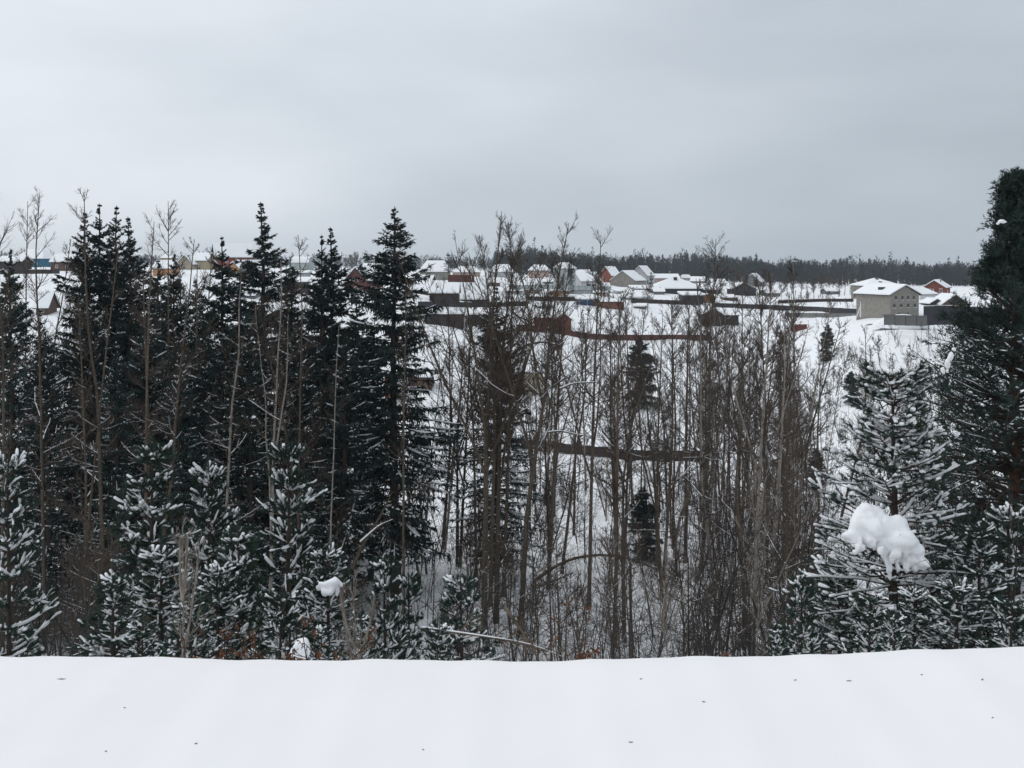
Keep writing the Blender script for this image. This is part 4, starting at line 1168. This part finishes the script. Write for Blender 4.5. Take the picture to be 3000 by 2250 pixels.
# centre
house(1580, 816, 793, 777, 60, 9, 'hip', 'peach walled house with white hip roof before the woods', 'pink', Y=400, wins=(('front', 0.3, 0.8, 1, 1.1),))
house(1655, 806, 787, 771, 62, 10, 'hip', 'pale green house with hip roof touching the woods', 'greenish', Y=420, hipx=0.4, wins=(('front', 0.25, 0.6, 1, 1.2),))
house(1702, 815, 803, 790, 54, 9, 'side', 'house with a thin grey roof behind the white gabled one', 'beige', Y=400, snow=0.06, roofm='grey')
house(1718, 840, 823, 799, 74, 10, 'side', 'white house with steep snowy roof and dark verandah', 'light', Y=360, yaw=22, W=8.5, wins=(('front', 0.5, 0.2, 6.5, 1.2),), snow=0.4)
house(1708, 862, 850, 844, 90, 6, 'shed', 'low greenhouse-like shed covered in snow below the white gabled house', 'greenish', Y=350, name='shed', cat='shed')
house(1640, 868, 853, 846, 52, 5, 'shed', 'orange yellow shed under thick snow', 'orange', Y=345, name='shed', cat='shed', snow=0.7)
house(1790, 828, 806, 782, 36, 7, 'side', 'red gabled house with red chimney and slanting snowy roof', 'red_house', Y=400, yaw=38, W=5.0, chim=((0.35, 0, 0.8, 0.7, 'red_house'),), gable='red_house')
house(1845, 842, 822, 794, 84, 11, 'front', 'wide beige gabled house with a small dormer', 'beige', Y=370, yaw=-30, W=10.5, over=0.3)
house(1888, 836, 806, 780, 48, 9, 'front', 'grey white gabled house with dark attic windows', 'light', Y=395, yaw=-28, W=6.8, wins=(('front', 0.45, 5.0, 1.5, 1.0), ('front', 0.45, 2.6, 1.1, 1.2), ('front', 0.72, 1.6, 0.8, 1.1)), frame='charcoal')
house(1952, 832, 815, 804, 76, 8, 'side', 'pale pink low house behind the dark clipped evergreen', 'pink', Y=375, wins=(('front', 0.5, 0.6, 1.2, 1.2),))
house(1985, 862, 846, 816, 150, 12, 'hip', 'wide dark house under a broad snowy roof with a dark chimney', 'charcoal', Y=330, hipx=0.12, chim=((0.0, -0.12, 0.6, 1.4, 'charcoal'),), over=0.5, snow=0.5)
house(2022, 862, 850, 832, 62, 10, 'front', 'dark gabled wing projecting from the wide snowy roofed house', 'charcoal', Y=322, over=0.4, snow=0.5)
house(2082, 862, 848, 834, 58, 8, 'side', 'low dark house at the end of the wide snowy roofed house', 'charcoal', Y=326, snow=0.6, wins=(('front', 0.25, 0.4, 0.9, 1.0), ('front', 0.85, 0.2, 0.8, 1.3)))
house(2030, 888, 865, 858, 62, 7, 'shed', 'dark shed with a thick layer of snow beside the orange one', 'charcoal', Y=302, name='shed', cat='shed', snow=0.5)
house(2076, 888, 868, 860, 38, 5, 'front', 'orange timber hut next to the dark shed', 'tan', Y=298, name='hut', cat='hut', snow=0.05, roofm='tan')
house(1865, 880, 872, 858, 92, 8, 'hip', 'pale low building under a rounded blanket of snow', 'greenish', Y=325, snow=0.6)
house(1895, 852, 846, 838, 90, 6, 'shed', 'turquoise tinted shed in the yard of the wide snowy roofed house', 'greenish', Y=345, name='shed', cat='shed')
house(1715, 895, 877, 874, 50, 4, 'shed', 'blue storage hut with two pale door posts', 'cobalt', Y=330, wins=(('front', 0.15, 0, 0.35, 2.1), ('front', 0.62, 0, 0.35, 2.1)), name='hut', cat='hut', snow=0.5)
house(1750, 898, 882, 873, 22, 5, 'front', 'rust coloured gabled hut beside the blue hut', 'rust', Y=328, name='hut', cat='hut', snow=0.03, roofm='rust')
house(1795, 906, 884, 878, 66, 5, 'shed', 'long rust brown shed beside the gabled rust hut', 'rust', Y=325, name='shed', cat='shed', snow=0.25)
house(1597, 962, 930, 927, 62, 5, 'shed', 'red timber wing of the red cabin', 'cabin', Y=288, name='cabin', cat='cabin', snow=0.03, roofm='cabin')
house(1648, 966, 935, 918, 44, 6, 'front', 'red gabled cabin touching the red fence', 'cabin', Y=286, name='cabin', cat='cabin', snow=0.03, roofm='cabin', yaw=8)
house(2218, 840, 825, 802, 60, 9, 'front', 'grey gabled house with snowy roof behind the brown thicket', 'grey', Y=400, yaw=-26, W=7, chim=((0.0, 0.1, 1.2, 0.6, 'charcoal'),), wins=(('front', 0.5, 2.8, 1.0, 1.2),))
house(2180, 866, 846, 828, 70, 9, 'front', 'dark gabled house below the grey gabled one', 'charcoal', Y=370, snow=0.15)
house(2112, 955, 922, 905, 104, 8, 'side', 'dark brown barn behind the thicket', 'dark_brown', Y=285, snow=0.06, name='barn', cat='barn')
house(2090, 955, 920, 904, 56, 8, 'front', 'gabled front of the dark brown barn rimmed with snow', 'dark_brown', Y=280, snow=0.25, over=0.3, name='barn', cat='barn')
house(2345, 968, 950, 946, 38, 3, 'shed', 'small brick red hut on the snow field', 'cabin', Y=285, name='hut', cat='hut', snow=0.03, roofm='cabin')
# below, at the edge of the woods
house(1530, 1154, 1090, 1078, 122, 7, 'side', 'cream yellow building behind the tall bare clump', 'cream', Y=205, snow=0.3)
house(1228, 1135, 1103, 1084, 74, 6, 'side', 'dark hut with a snowy roof just beyond the largest spruce', 'brown', Y=200, name='hut', cat='hut', snow=0.4)
house(1140, 1195, 1100, 1096, 26, 2, 'shed', 'narrow brick red shed glimpsed through the largest spruce', 'rust', Y=175, name='shed', cat='shed', snow=0.15)
# the big beige building
bb = house(2608, 932, 861, 836, 80, 13.9, 'front', 'big unfinished beige building with rows of empty windows and a white roof', 'beige', Y=250, yaw=17, W=9.0, over=0.75, snow=0.36, corner=True,
      wins=[('front', u, 5.2, 0.75, 1.1) for u in (0.2, 0.42, 0.62, 0.82)] + [('front', u, 2.95, 0.8, 1.1) for u in (0.14, 0.38, 0.62, 0.86)] + [('front', u, 0.7, 0.7, 0.8) for u in (0.3, 0.6)], frame='grey')
mb = MB().box(-4.56, 4.56, -7.02, -6.95, 4.75, 4.92).box(-4.56, 4.56, -7.04, -6.95, 2.35, 2.5).box(-4.58, -4.5, -6.9, 6.95, 2.35, 2.5)
meshob('ledge', mb.build('ledge', M_SNOW), bb)
meshob('plinth', MB().box(-4.55, 4.55, -7.0, 7.0, -3, 2.35).build('plinth', WM('concrete')), bb)
sk_ = meshob('roof_hatch', boxmesh(WM('charcoal')), bb); sk_.location = (-3.0, -1.5, 6.7); sk_.scale = (1.2, 1.8, 2.0)
house(2588, 868, 838, 818, 100, 12, 'hip', 'upper hip roof with two vents rising behind the big beige building', 'beige', Y=268, hipx=0.1, snow=0.4, chim=((0.0, -0.1, 0.5, 1.0, 'grey'), (0.0, -0.3, -0.9, 1.1, 'charcoal')), found=2)
house(2698, 876, 862, 845, 52, 9, 'side', 'white extension with a low snowy roof behind the big beige building', 'white', Y=272, yaw=33, W=8)
house(2764, 876, 841, 822, 50, 9, 'front', 'orange red brick house with a wide white window', 'red_house', Y=300, yaw=-34, W=6.2, wins=(('front', 0.3, 2.2, 2.4, 1.4), ('front', 0.8, 1.8, 1.0, 2.0), ('right', 0.5, 2, 1, 1.2)), chim=((0.2, -0.1, 1.0, 0.35, 'grey'),), over=0.5)
house(2798, 898, 890, 864, 76, 8, 'front', 'brown gabled shed with rolling snow on its roof', 'brown', Y=262, name='shed', cat='shed', over=0.6, snow=0.4)
house(2745, 896, 888, 876, 40, 6, 'front', 'small dark gable beside the brown gabled shed', 'dark_brown', Y=268, name='shed', cat='shed', snow=0.35)

for wobj in [c for c in bb.children if c.name.startswith('window')]:
    so = meshob('sill', boxmesh(M_SNOW), wobj); so.location = (0, -0.6, -0.09); so.scale = (1.1, 1.6, 0.09)
FILL = [(1010, 842, 832, 822, 44, 'side', 'grey_wood'), (1120, 905, 893, 886, 50, 'shed', 'dark_brown'), (1440, 838, 828, 819, 46, 'side', 'brown'), (1505, 862, 853, 843, 42, 'hip', 'light'), (1560, 858, 848, 838, 44, 'side', 'beige'),
        (1610, 832, 825, 815, 34, 'side', 'grey_wood'), (1668, 878, 870, 866, 30, 'shed', 'grey'), (1765, 868, 858, 850, 38, 'side', 'pink'), (1820, 862, 854, 846, 40, 'shed', 'light'), (1932, 862, 854, 846, 30, 'side', 'grey_wood'),
        (2050, 832, 823, 812, 40, 'side', 'beige'), (2010, 822, 815, 806, 36, 'hip', 'pink'), (2105, 838, 829, 819, 42, 'side', 'light'), (2140, 882, 872, 866, 40, 'shed', 'brown'), (2262, 868, 858, 848, 44, 'side', 'grey'), (2310, 888, 880, 873, 36, 'shed', 'dark_brown'), (1735, 880, 872, 866, 30, 'shed', 'grey_wood'),
        (1590, 905, 897, 890, 34, 'side', 'grey'), (1880, 905, 898, 893, 30, 'shed', 'grey_wood'), (2440, 862, 853, 845, 40, 'side', 'grey_wood'), (1150, 822, 812, 800, 40, 'side', 'beige'), (1172, 872, 862, 850, 44, 'side', 'grey_wood')]
FL = ['grey plank house between brown gabled house and largest spruce', 'dark flat shed below the heavy snowy roofs', 'small brown house behind the fan of twigs', 'little pale hip roofed house under the fan of twigs', 'small beige house near the pale village fence',
      'tiny grey plank house between peach house and white gabled house', 'grey shed under snow next to the blue hut', 'small pinkish house in front of the red gabled house', 'pale lean-to in front of the wide beige gable', 'grey plank outbuilding before the pink low house',
      'beige house near the woods beyond the wide snowy roof', 'pink hip roofed house at the edge of the woods', 'pale house at the woods beyond the low dark house', 'brown shed in the gap before the brown barn', 'grey house among reddish brown trees', 'dark shed on the field beside the black fence', 'grey plank shed above the rust brown shed',
      'small grey house left over on the slope above the red cabin', 'grey hut below the pale low building', 'grey plank house amid brown trees beside the beige building', 'beige house peeping out behind the largest spruce', 'grey plank house tucked behind the largest spruce']
for (a, b_, c, d, e_, k_, m_), lb in zip(FILL, FL):
    house(a, b_, c, d, e_, 6.5, k_, lb.replace('left over ', ''), m_, yaw=(a * 7 % 50) - 25, snow=0.42, wins=(('front', 0.4, 0.5, 0.9, 1.0),) if k_ != 'shed' else (), chim=((0.2, 0, 0.5, 0.5, 'grey'),) if k_ == 'side' else ())

# fences ----------------------------------------------------------------
def fence(pts, hpx, wall, label, step=2.6, Ys=None, cap=False):
    """pts: photo (px, py of the foot); follows the ground; one panel object per bay"""
    P = []
    for k, (px, py) in enumerate(pts):
        Y = Ys[k] if Ys else hitY(px, py)
        P.append(Wp(px, py, Y))
    P = np.array(P)
    h = hpx / F * P[:, 1].mean()
    root = empty('fence', tuple(P[0]), label, 'fence')
    P0 = P[0].copy(); P = P - P0
    pan = boxmesh(WM(wall)); post = boxmesh(WM('charcoal')); cp = boxmesh(M_SNOW)
    d = np.concatenate([[0], np.cumsum(np.linalg.norm(np.diff(P[:, :2], axis=0), axis=1))])
    n = max(1, int(round(d[-1] / step)))
    st = np.linspace(0, d[-1], n + 1)
    Q = np.stack([np.interp(st, d, P[:, i]) for i in range(3)], 1)
    for i in range(n):
        a, b = Q[i], Q[i + 1]
        mid = (a + b) / 2; v = b - a
        L = math.hypot(v[0], v[1]); an = math.atan2(v[1], v[0])
        o = meshob('panel', pan, root)
        o.location = (mid[0], mid[1], mid[2] - 0.5 + random.uniform(-0.03, 0.03)); o.rotation_euler = (0, 0, an); o.scale = (L * 0.985, 0.05, h + 0.5)
        q = meshob('post', post, root)
        q.location = (a[0], a[1] - 0.06, a[2] - 0.5); q.rotation_euler = (0, 0, an); q.scale = (0.09, 0.09, h + 0.54)
        if cap:
            c = meshob('snow_cap', cp, root)
            c.location = (mid[0], mid[1], mid[2] + h + 0.04); c.rotation_euler = (0, 0, an); c.scale = (L * 0.97, 0.16, 0.10)
fence([(1500, 1312), (1560, 1320), (1640, 1330), (1740, 1338), (1850, 1350), (1960, 1352), (2080, 1352)], 31, 'dark_brown', 'dark board fence crossing the bare trees low on the slope')
fence([(1515, 968), (1600, 975), (1665, 985), (1740, 997), (1860, 999), (2060, 998), (2080, 998)], 18, 'redbrown', 'long dark red fence below the red cabin')
fence([(1545, 880), (1620, 881), (1695, 882)], 12, 'dark_brown', 'dark fence running up to the blue hut')
fence([(1850, 888), (1960, 892), (2050, 896)], 13, 'dark_brown', 'dark fence below the pale low building')
fence([(2090, 900), (2250, 906), (2380, 912), (2520, 922)], 14, 'charcoal', 'black fence with a snowy rim leading to the beige building', cap=True)
fence([(2300, 925), (2460, 928), (2585, 928)], 10, 'grey', 'pale grey low fence in front of the beige building')
fence([(2706, 948), (2760, 945), (2870, 950), (2960, 955)], 50, 'charcoal', 'tall dark blue-grey fence beside the beige building', Ys=[243, 243, 246, 250], cap=True)
fence([(2590, 946), (2716, 950)], 25, 'concrete', 'plain grey concrete wall in front of the beige building', Ys=[241, 242])
fence([(1313, 822), (1390, 823)], 17, 'redbrown', 'short red-brown fence beside the long beige house', Ys=[318, 320])
fence([(1225, 893), (1400, 896), (1540, 892)], 10, 'charcoal', 'thin dark fence under the heavy snowy roofs', Ys=[280, 285, 300])
fence([(0, 800), (60, 798), (175, 797)], 8, 'dark_brown', 'low dark fence below the blue house', Ys=[300, 300, 300])
fence([(668, 808), (715, 810)], 12, 'redbrown', 'red fence at the foot of the peach gabled house', Ys=[298, 298])
fence([(2280, 885), (2400, 880), (2500, 880)], 5, 'dark_brown', 'low rail fence behind the black fence', Ys=[320, 330, 330])
fence([(1500, 845), (1600, 842), (1700, 846), (1790, 848)], 9, 'greenish', 'pale fence across the village yards', Ys=[360, 362, 365, 368])

# utility poles ---------------------------------------------------------
def pole(px, base, top, Y, label, lean=0.0, brace=False, m='white'):
    X, _, z = Wp(px, base, Y)
    H = (base - top) / F * Y
    root = empty('utility_pole', (X, Y, z - 0.6), label, 'pole')
    mb = MB(); tubes(mb, np.array([[0, 0, 0], [lean, 0, H + 0.6]]), np.array([0.16, 0.11]), 8)
    meshob('post', mb.build('pole_post', WM(m)), root)
    mb = MB().box(lean - 0.8, lean + 0.8, -0.06, 0.06, H + 0.2, H + 0.32)
    meshob('crossarm', mb.build('crossarm', WM('grey')), root)
    if brace:
        mb = MB(); tubes(mb, np.array([[-1.0, 0, 0], [lean, 0, H * 0.85]]), np.array([0.13, 0.1]), 6)
        meshob('brace', mb.build('brace', WM(m)), root)
pole(2521, 922, 884, 243, 'pale concrete pole with a slanting brace at the corner of the beige building', brace=True)
pole(1042, 790, 738, 330, 'wooden pole above the brown gabled house', m='grey')
pole(1766, 835, 812, 340, 'short white pole beside the white gabled house')
pole(1381, 822, 798, 318, 'pale post at the short red-brown fence')

# snow heap in front of the beige building
def heap(px, base, wpx, hpx, Y, label):
    Y = hitY(px, base)
    r = np.random.default_rng(int(px))
    n, m = 24, 10
    Wd = wpx / F * Y / 2; H = hpx / F * Y
    v = []; f = []
    for j in range(m + 1):
        ph = j / m * math.pi / 2
        for i in range(n):
            a = i / n * 2 * math.pi
            k = 1 + 0.10 * math.sin(3 * a + px) + 0.06 * math.sin(5 * a)
            v.append((math.cos(a) * math.cos(ph) * Wd * k, math.sin(a) * math.cos(ph) * Wd * 0.6 * k, math.sin(ph) ** 1.3 * H - 0.3))
    for j in range(m):
        for i in range(n):
            f.append((j * n + i, j * n + (i + 1) % n, (j + 1) * n + (i + 1) % n, (j + 1) * n + i))
    mb = MB(); mb.add(v, f)
    o = meshob('snow_heap', mb.build('snow_heap', M_SNOW, True))
    o.location = Wp(px, base, Y)
    tag(o, label, 'snow heap')
heap(2645, 957, 160, 40, 236, 'rounded heap of snow in front of the beige building')
heap(2575, 945, 80, 12, 240, 'flat drift of snow at the end of the pale grey fence')
heap(2180, 888, 60, 8, 330, 'snow covered mound above the black fence')
heap(1980, 880, 40, 7, 315, 'small snow mound beside the dark shed')

# ------------------------------------------------------------------ far woods
def woods(name, label, n, x0, x1, Y0, Y1, h0, h1, seed, conif=0.5):
    r = np.random.default_rng(seed)
    mb = MB()
    px = r.uniform(x0, x1, n); Y = r.uniform(Y0, Y1, n)
    X = (px - 1500) / F * Y
    g = CZ - depth(X, Y) - 0.3
    h = r.uniform(h0, h1, n) * (1 + 0.10 * np.sin(px * 0.013) + 0.07 * np.sin(px * 0.041)) * np.where(r.random(n) < 0.05, 1.28, 1)
    c = r.random(n) < conif
    # conifers: tiers of pointed sprays
    k = 70
    i = np.repeat(np.where(c)[0], k)
    s = r.random(len(i)) ** 0.8
    a = r.uniform(0, 6.283, len(i))
    rad = h[i] * 0.17 * (1 - s) ** 0.8 * r.uniform(0.2, 1.0, len(i)) + 0.1
    B = np.stack([X[i] + np.cos(a) * rad, Y[i] + np.sin(a) * rad, g[i] + h[i] * (0.05 + 0.93 * s)], 1)
    D = np.stack([np.cos(a), np.sin(a), r.uniform(-0.8, 0.1, len(i))], 1)
    spikes(mb, B, D, r.uniform(0.8, 1.8, len(i)) * (1.1 - 0.5 * s), 1.0, 0, r)
    # stems and pointed tips
    j = np.where(c)[0]
    PP = np.stack([np.stack([X[j], Y[j], g[j]], 1), np.stack([X[j], Y[j], g[j] + h[j] * 1.0], 1)], 1)
    tubes(mb, PP, np.array([[0.35, 0.05]]) * np.ones((len(j), 1)), 3)
    # leafless crowns: many thin upward twigs
    j = np.where(~c)[0]
    i = np.repeat(j, 60)
    s = r.random(len(i))
    a = r.uniform(0, 6.283, len(i))
    rad = h[i] * 0.22 * np.sin(np.clip(s * 1.05, 0, 1) * math.pi) ** 0.6 * r.random(len(i)) ** 0.5
    B = np.stack([X[i] + np.cos(a) * rad, Y[i] + np.sin(a) * rad, g[i] + h[i] * (0.15 + 0.72 * s)], 1)
    D = np.stack([np.cos(a) * 0.45, np.sin(a) * 0.45, np.ones(len(i))], 1)
    spikes(mb, B, D, r.uniform(1.5, 3.2, len(i)), r.uniform(0.25, 0.6, len(i)), 0, r)
    PP = np.stack([np.stack([X[j], Y[j], g[j]], 1), np.stack([X[j], Y[j], g[j] + h[j] * 0.8], 1)], 1)
    tubes(mb, PP, np.array([[0.25, 0.08]]) * np.ones((len(j), 1)), 3)
    o = meshob(name, mb.build(name, M_FAR))
    tag(o, label, kind='stuff')
woods('forest', 'dark distant woods behind the village', 1500, 1450, 3100, 620, 780, 12.5, 18.5, 5, 0.55)
woods('treeline', 'pale hazy woods far beyond the left part of the village', 700, -200, 1550, 900, 1300, 11, 17, 6, 0.3)

# ------------------------------------------------------------------ specks on the snow
SP = [(180, 1990, 26), (365, 2074, 9), (574, 2179, 10), (1240, 2197, 7), (1848, 2175, 14), (1878, 1990, 9), (2330, 1993, 10), (2487, 1995, 18), (2700, 1977, 9), (2878, 1992, 10), (2908, 2103, 9), (2062, 2057, 12), (310, 2202, 9)]
LB = ['long faint twig scrap sunk in the snow near the bank rim', 'small bark crumb lying alone below the long twig scrap', 'dark bark crumb in the snow near the lower edge', 'tiny speck of bark in the middle of the white shoulder',
      'darkest bark scrap in the open snow under the thicket', 'small crumb close to the rim under the dark clump', 'small crumb under the brown thicket', 'oval twig scrap below the snow capped pine', 'little speck beneath the wide pine trunk',
      'speck near the rim under the tall dark pine', 'lone speck lower down under the tall dark pine', 'faint grey scrap half covered by snow', 'faint crumb beside another near the lower corner']
for k, ((px, py, w_), lb) in enumerate(zip(SP, LB)):
    Y = 3.0 / ((py - HZ) / F)
    X = (px - 1500) / F * Y
    for _ in range(6):
        Y = float(depth(X, Y)) / ((py - HZ) / F); X = (px - 1500) / F * Y
    r = np.random.default_rng(k)
    Lh = w_ / F * Y
    mb = MB()
    a = r.uniform(-0.3, 0.3)
    n = 6
    Q = np.stack([np.linspace(-0.5, 0.5, n) * Lh, r.normal(size=n) * 0.002, np.abs(r.normal(size=n)) * 0.0015], 1)
    tubes(mb, Q, np.array([0.0005, 0.002, 0.0035, 0.004, 0.002, 0.0005]) * min(1.2, w_ / 12 + 0.3), 6)
    o = meshob('bark_scrap', mb.build('bark_scrap', M_DEBRIS, True))
    o.location = (X, Y, gz(X, Y) + 0.001)
    o.rotation_euler[2] = a
    tag(o, lb, 'debris')

# ------------------------------------------------------------------ air
HAZE = 0.00016
if HAZE:
    mb = MB().box(-4000, 4000, -62, 1720, CZ - 40, CZ + 34)
    hm = bpy.data.materials.new('haze_air')
    hm.use_nodes = True
    hm.node_tree.nodes.clear()
    vo = hm.node_tree.nodes.new('ShaderNodeVolumePrincipled')
    vo.inputs['Color'].default_value = (0.86, 0.94, 1.0, 1)
    vo.inputs['Density'].default_value = HAZE
    oo = hm.node_tree.nodes.new('ShaderNodeOutputMaterial')
    hm.node_tree.links.new(vo.outputs[0], oo.inputs['Volume'])
    o = meshob('haze', mb.build('haze', hm))
    tag(o, 'thin winter haze', kind='stuff')
_st = sorted(((sum(p for p in [len(m.loops) - 2 * len(m.polygons)]), m.name) for m in bpy.data.meshes), reverse=True)
print('STAT', sum(a for a, b in _st), _st[:40])
print('script', round(time.time() - T0, 1), 's; tris', sum(len(m.loop_triangles) or sum(1 for _ in ()) for m in bpy.data.meshes), 'polys', sum(len(m.polygons) for m in bpy.data.meshes), 'objects', len(bpy.data.objects))
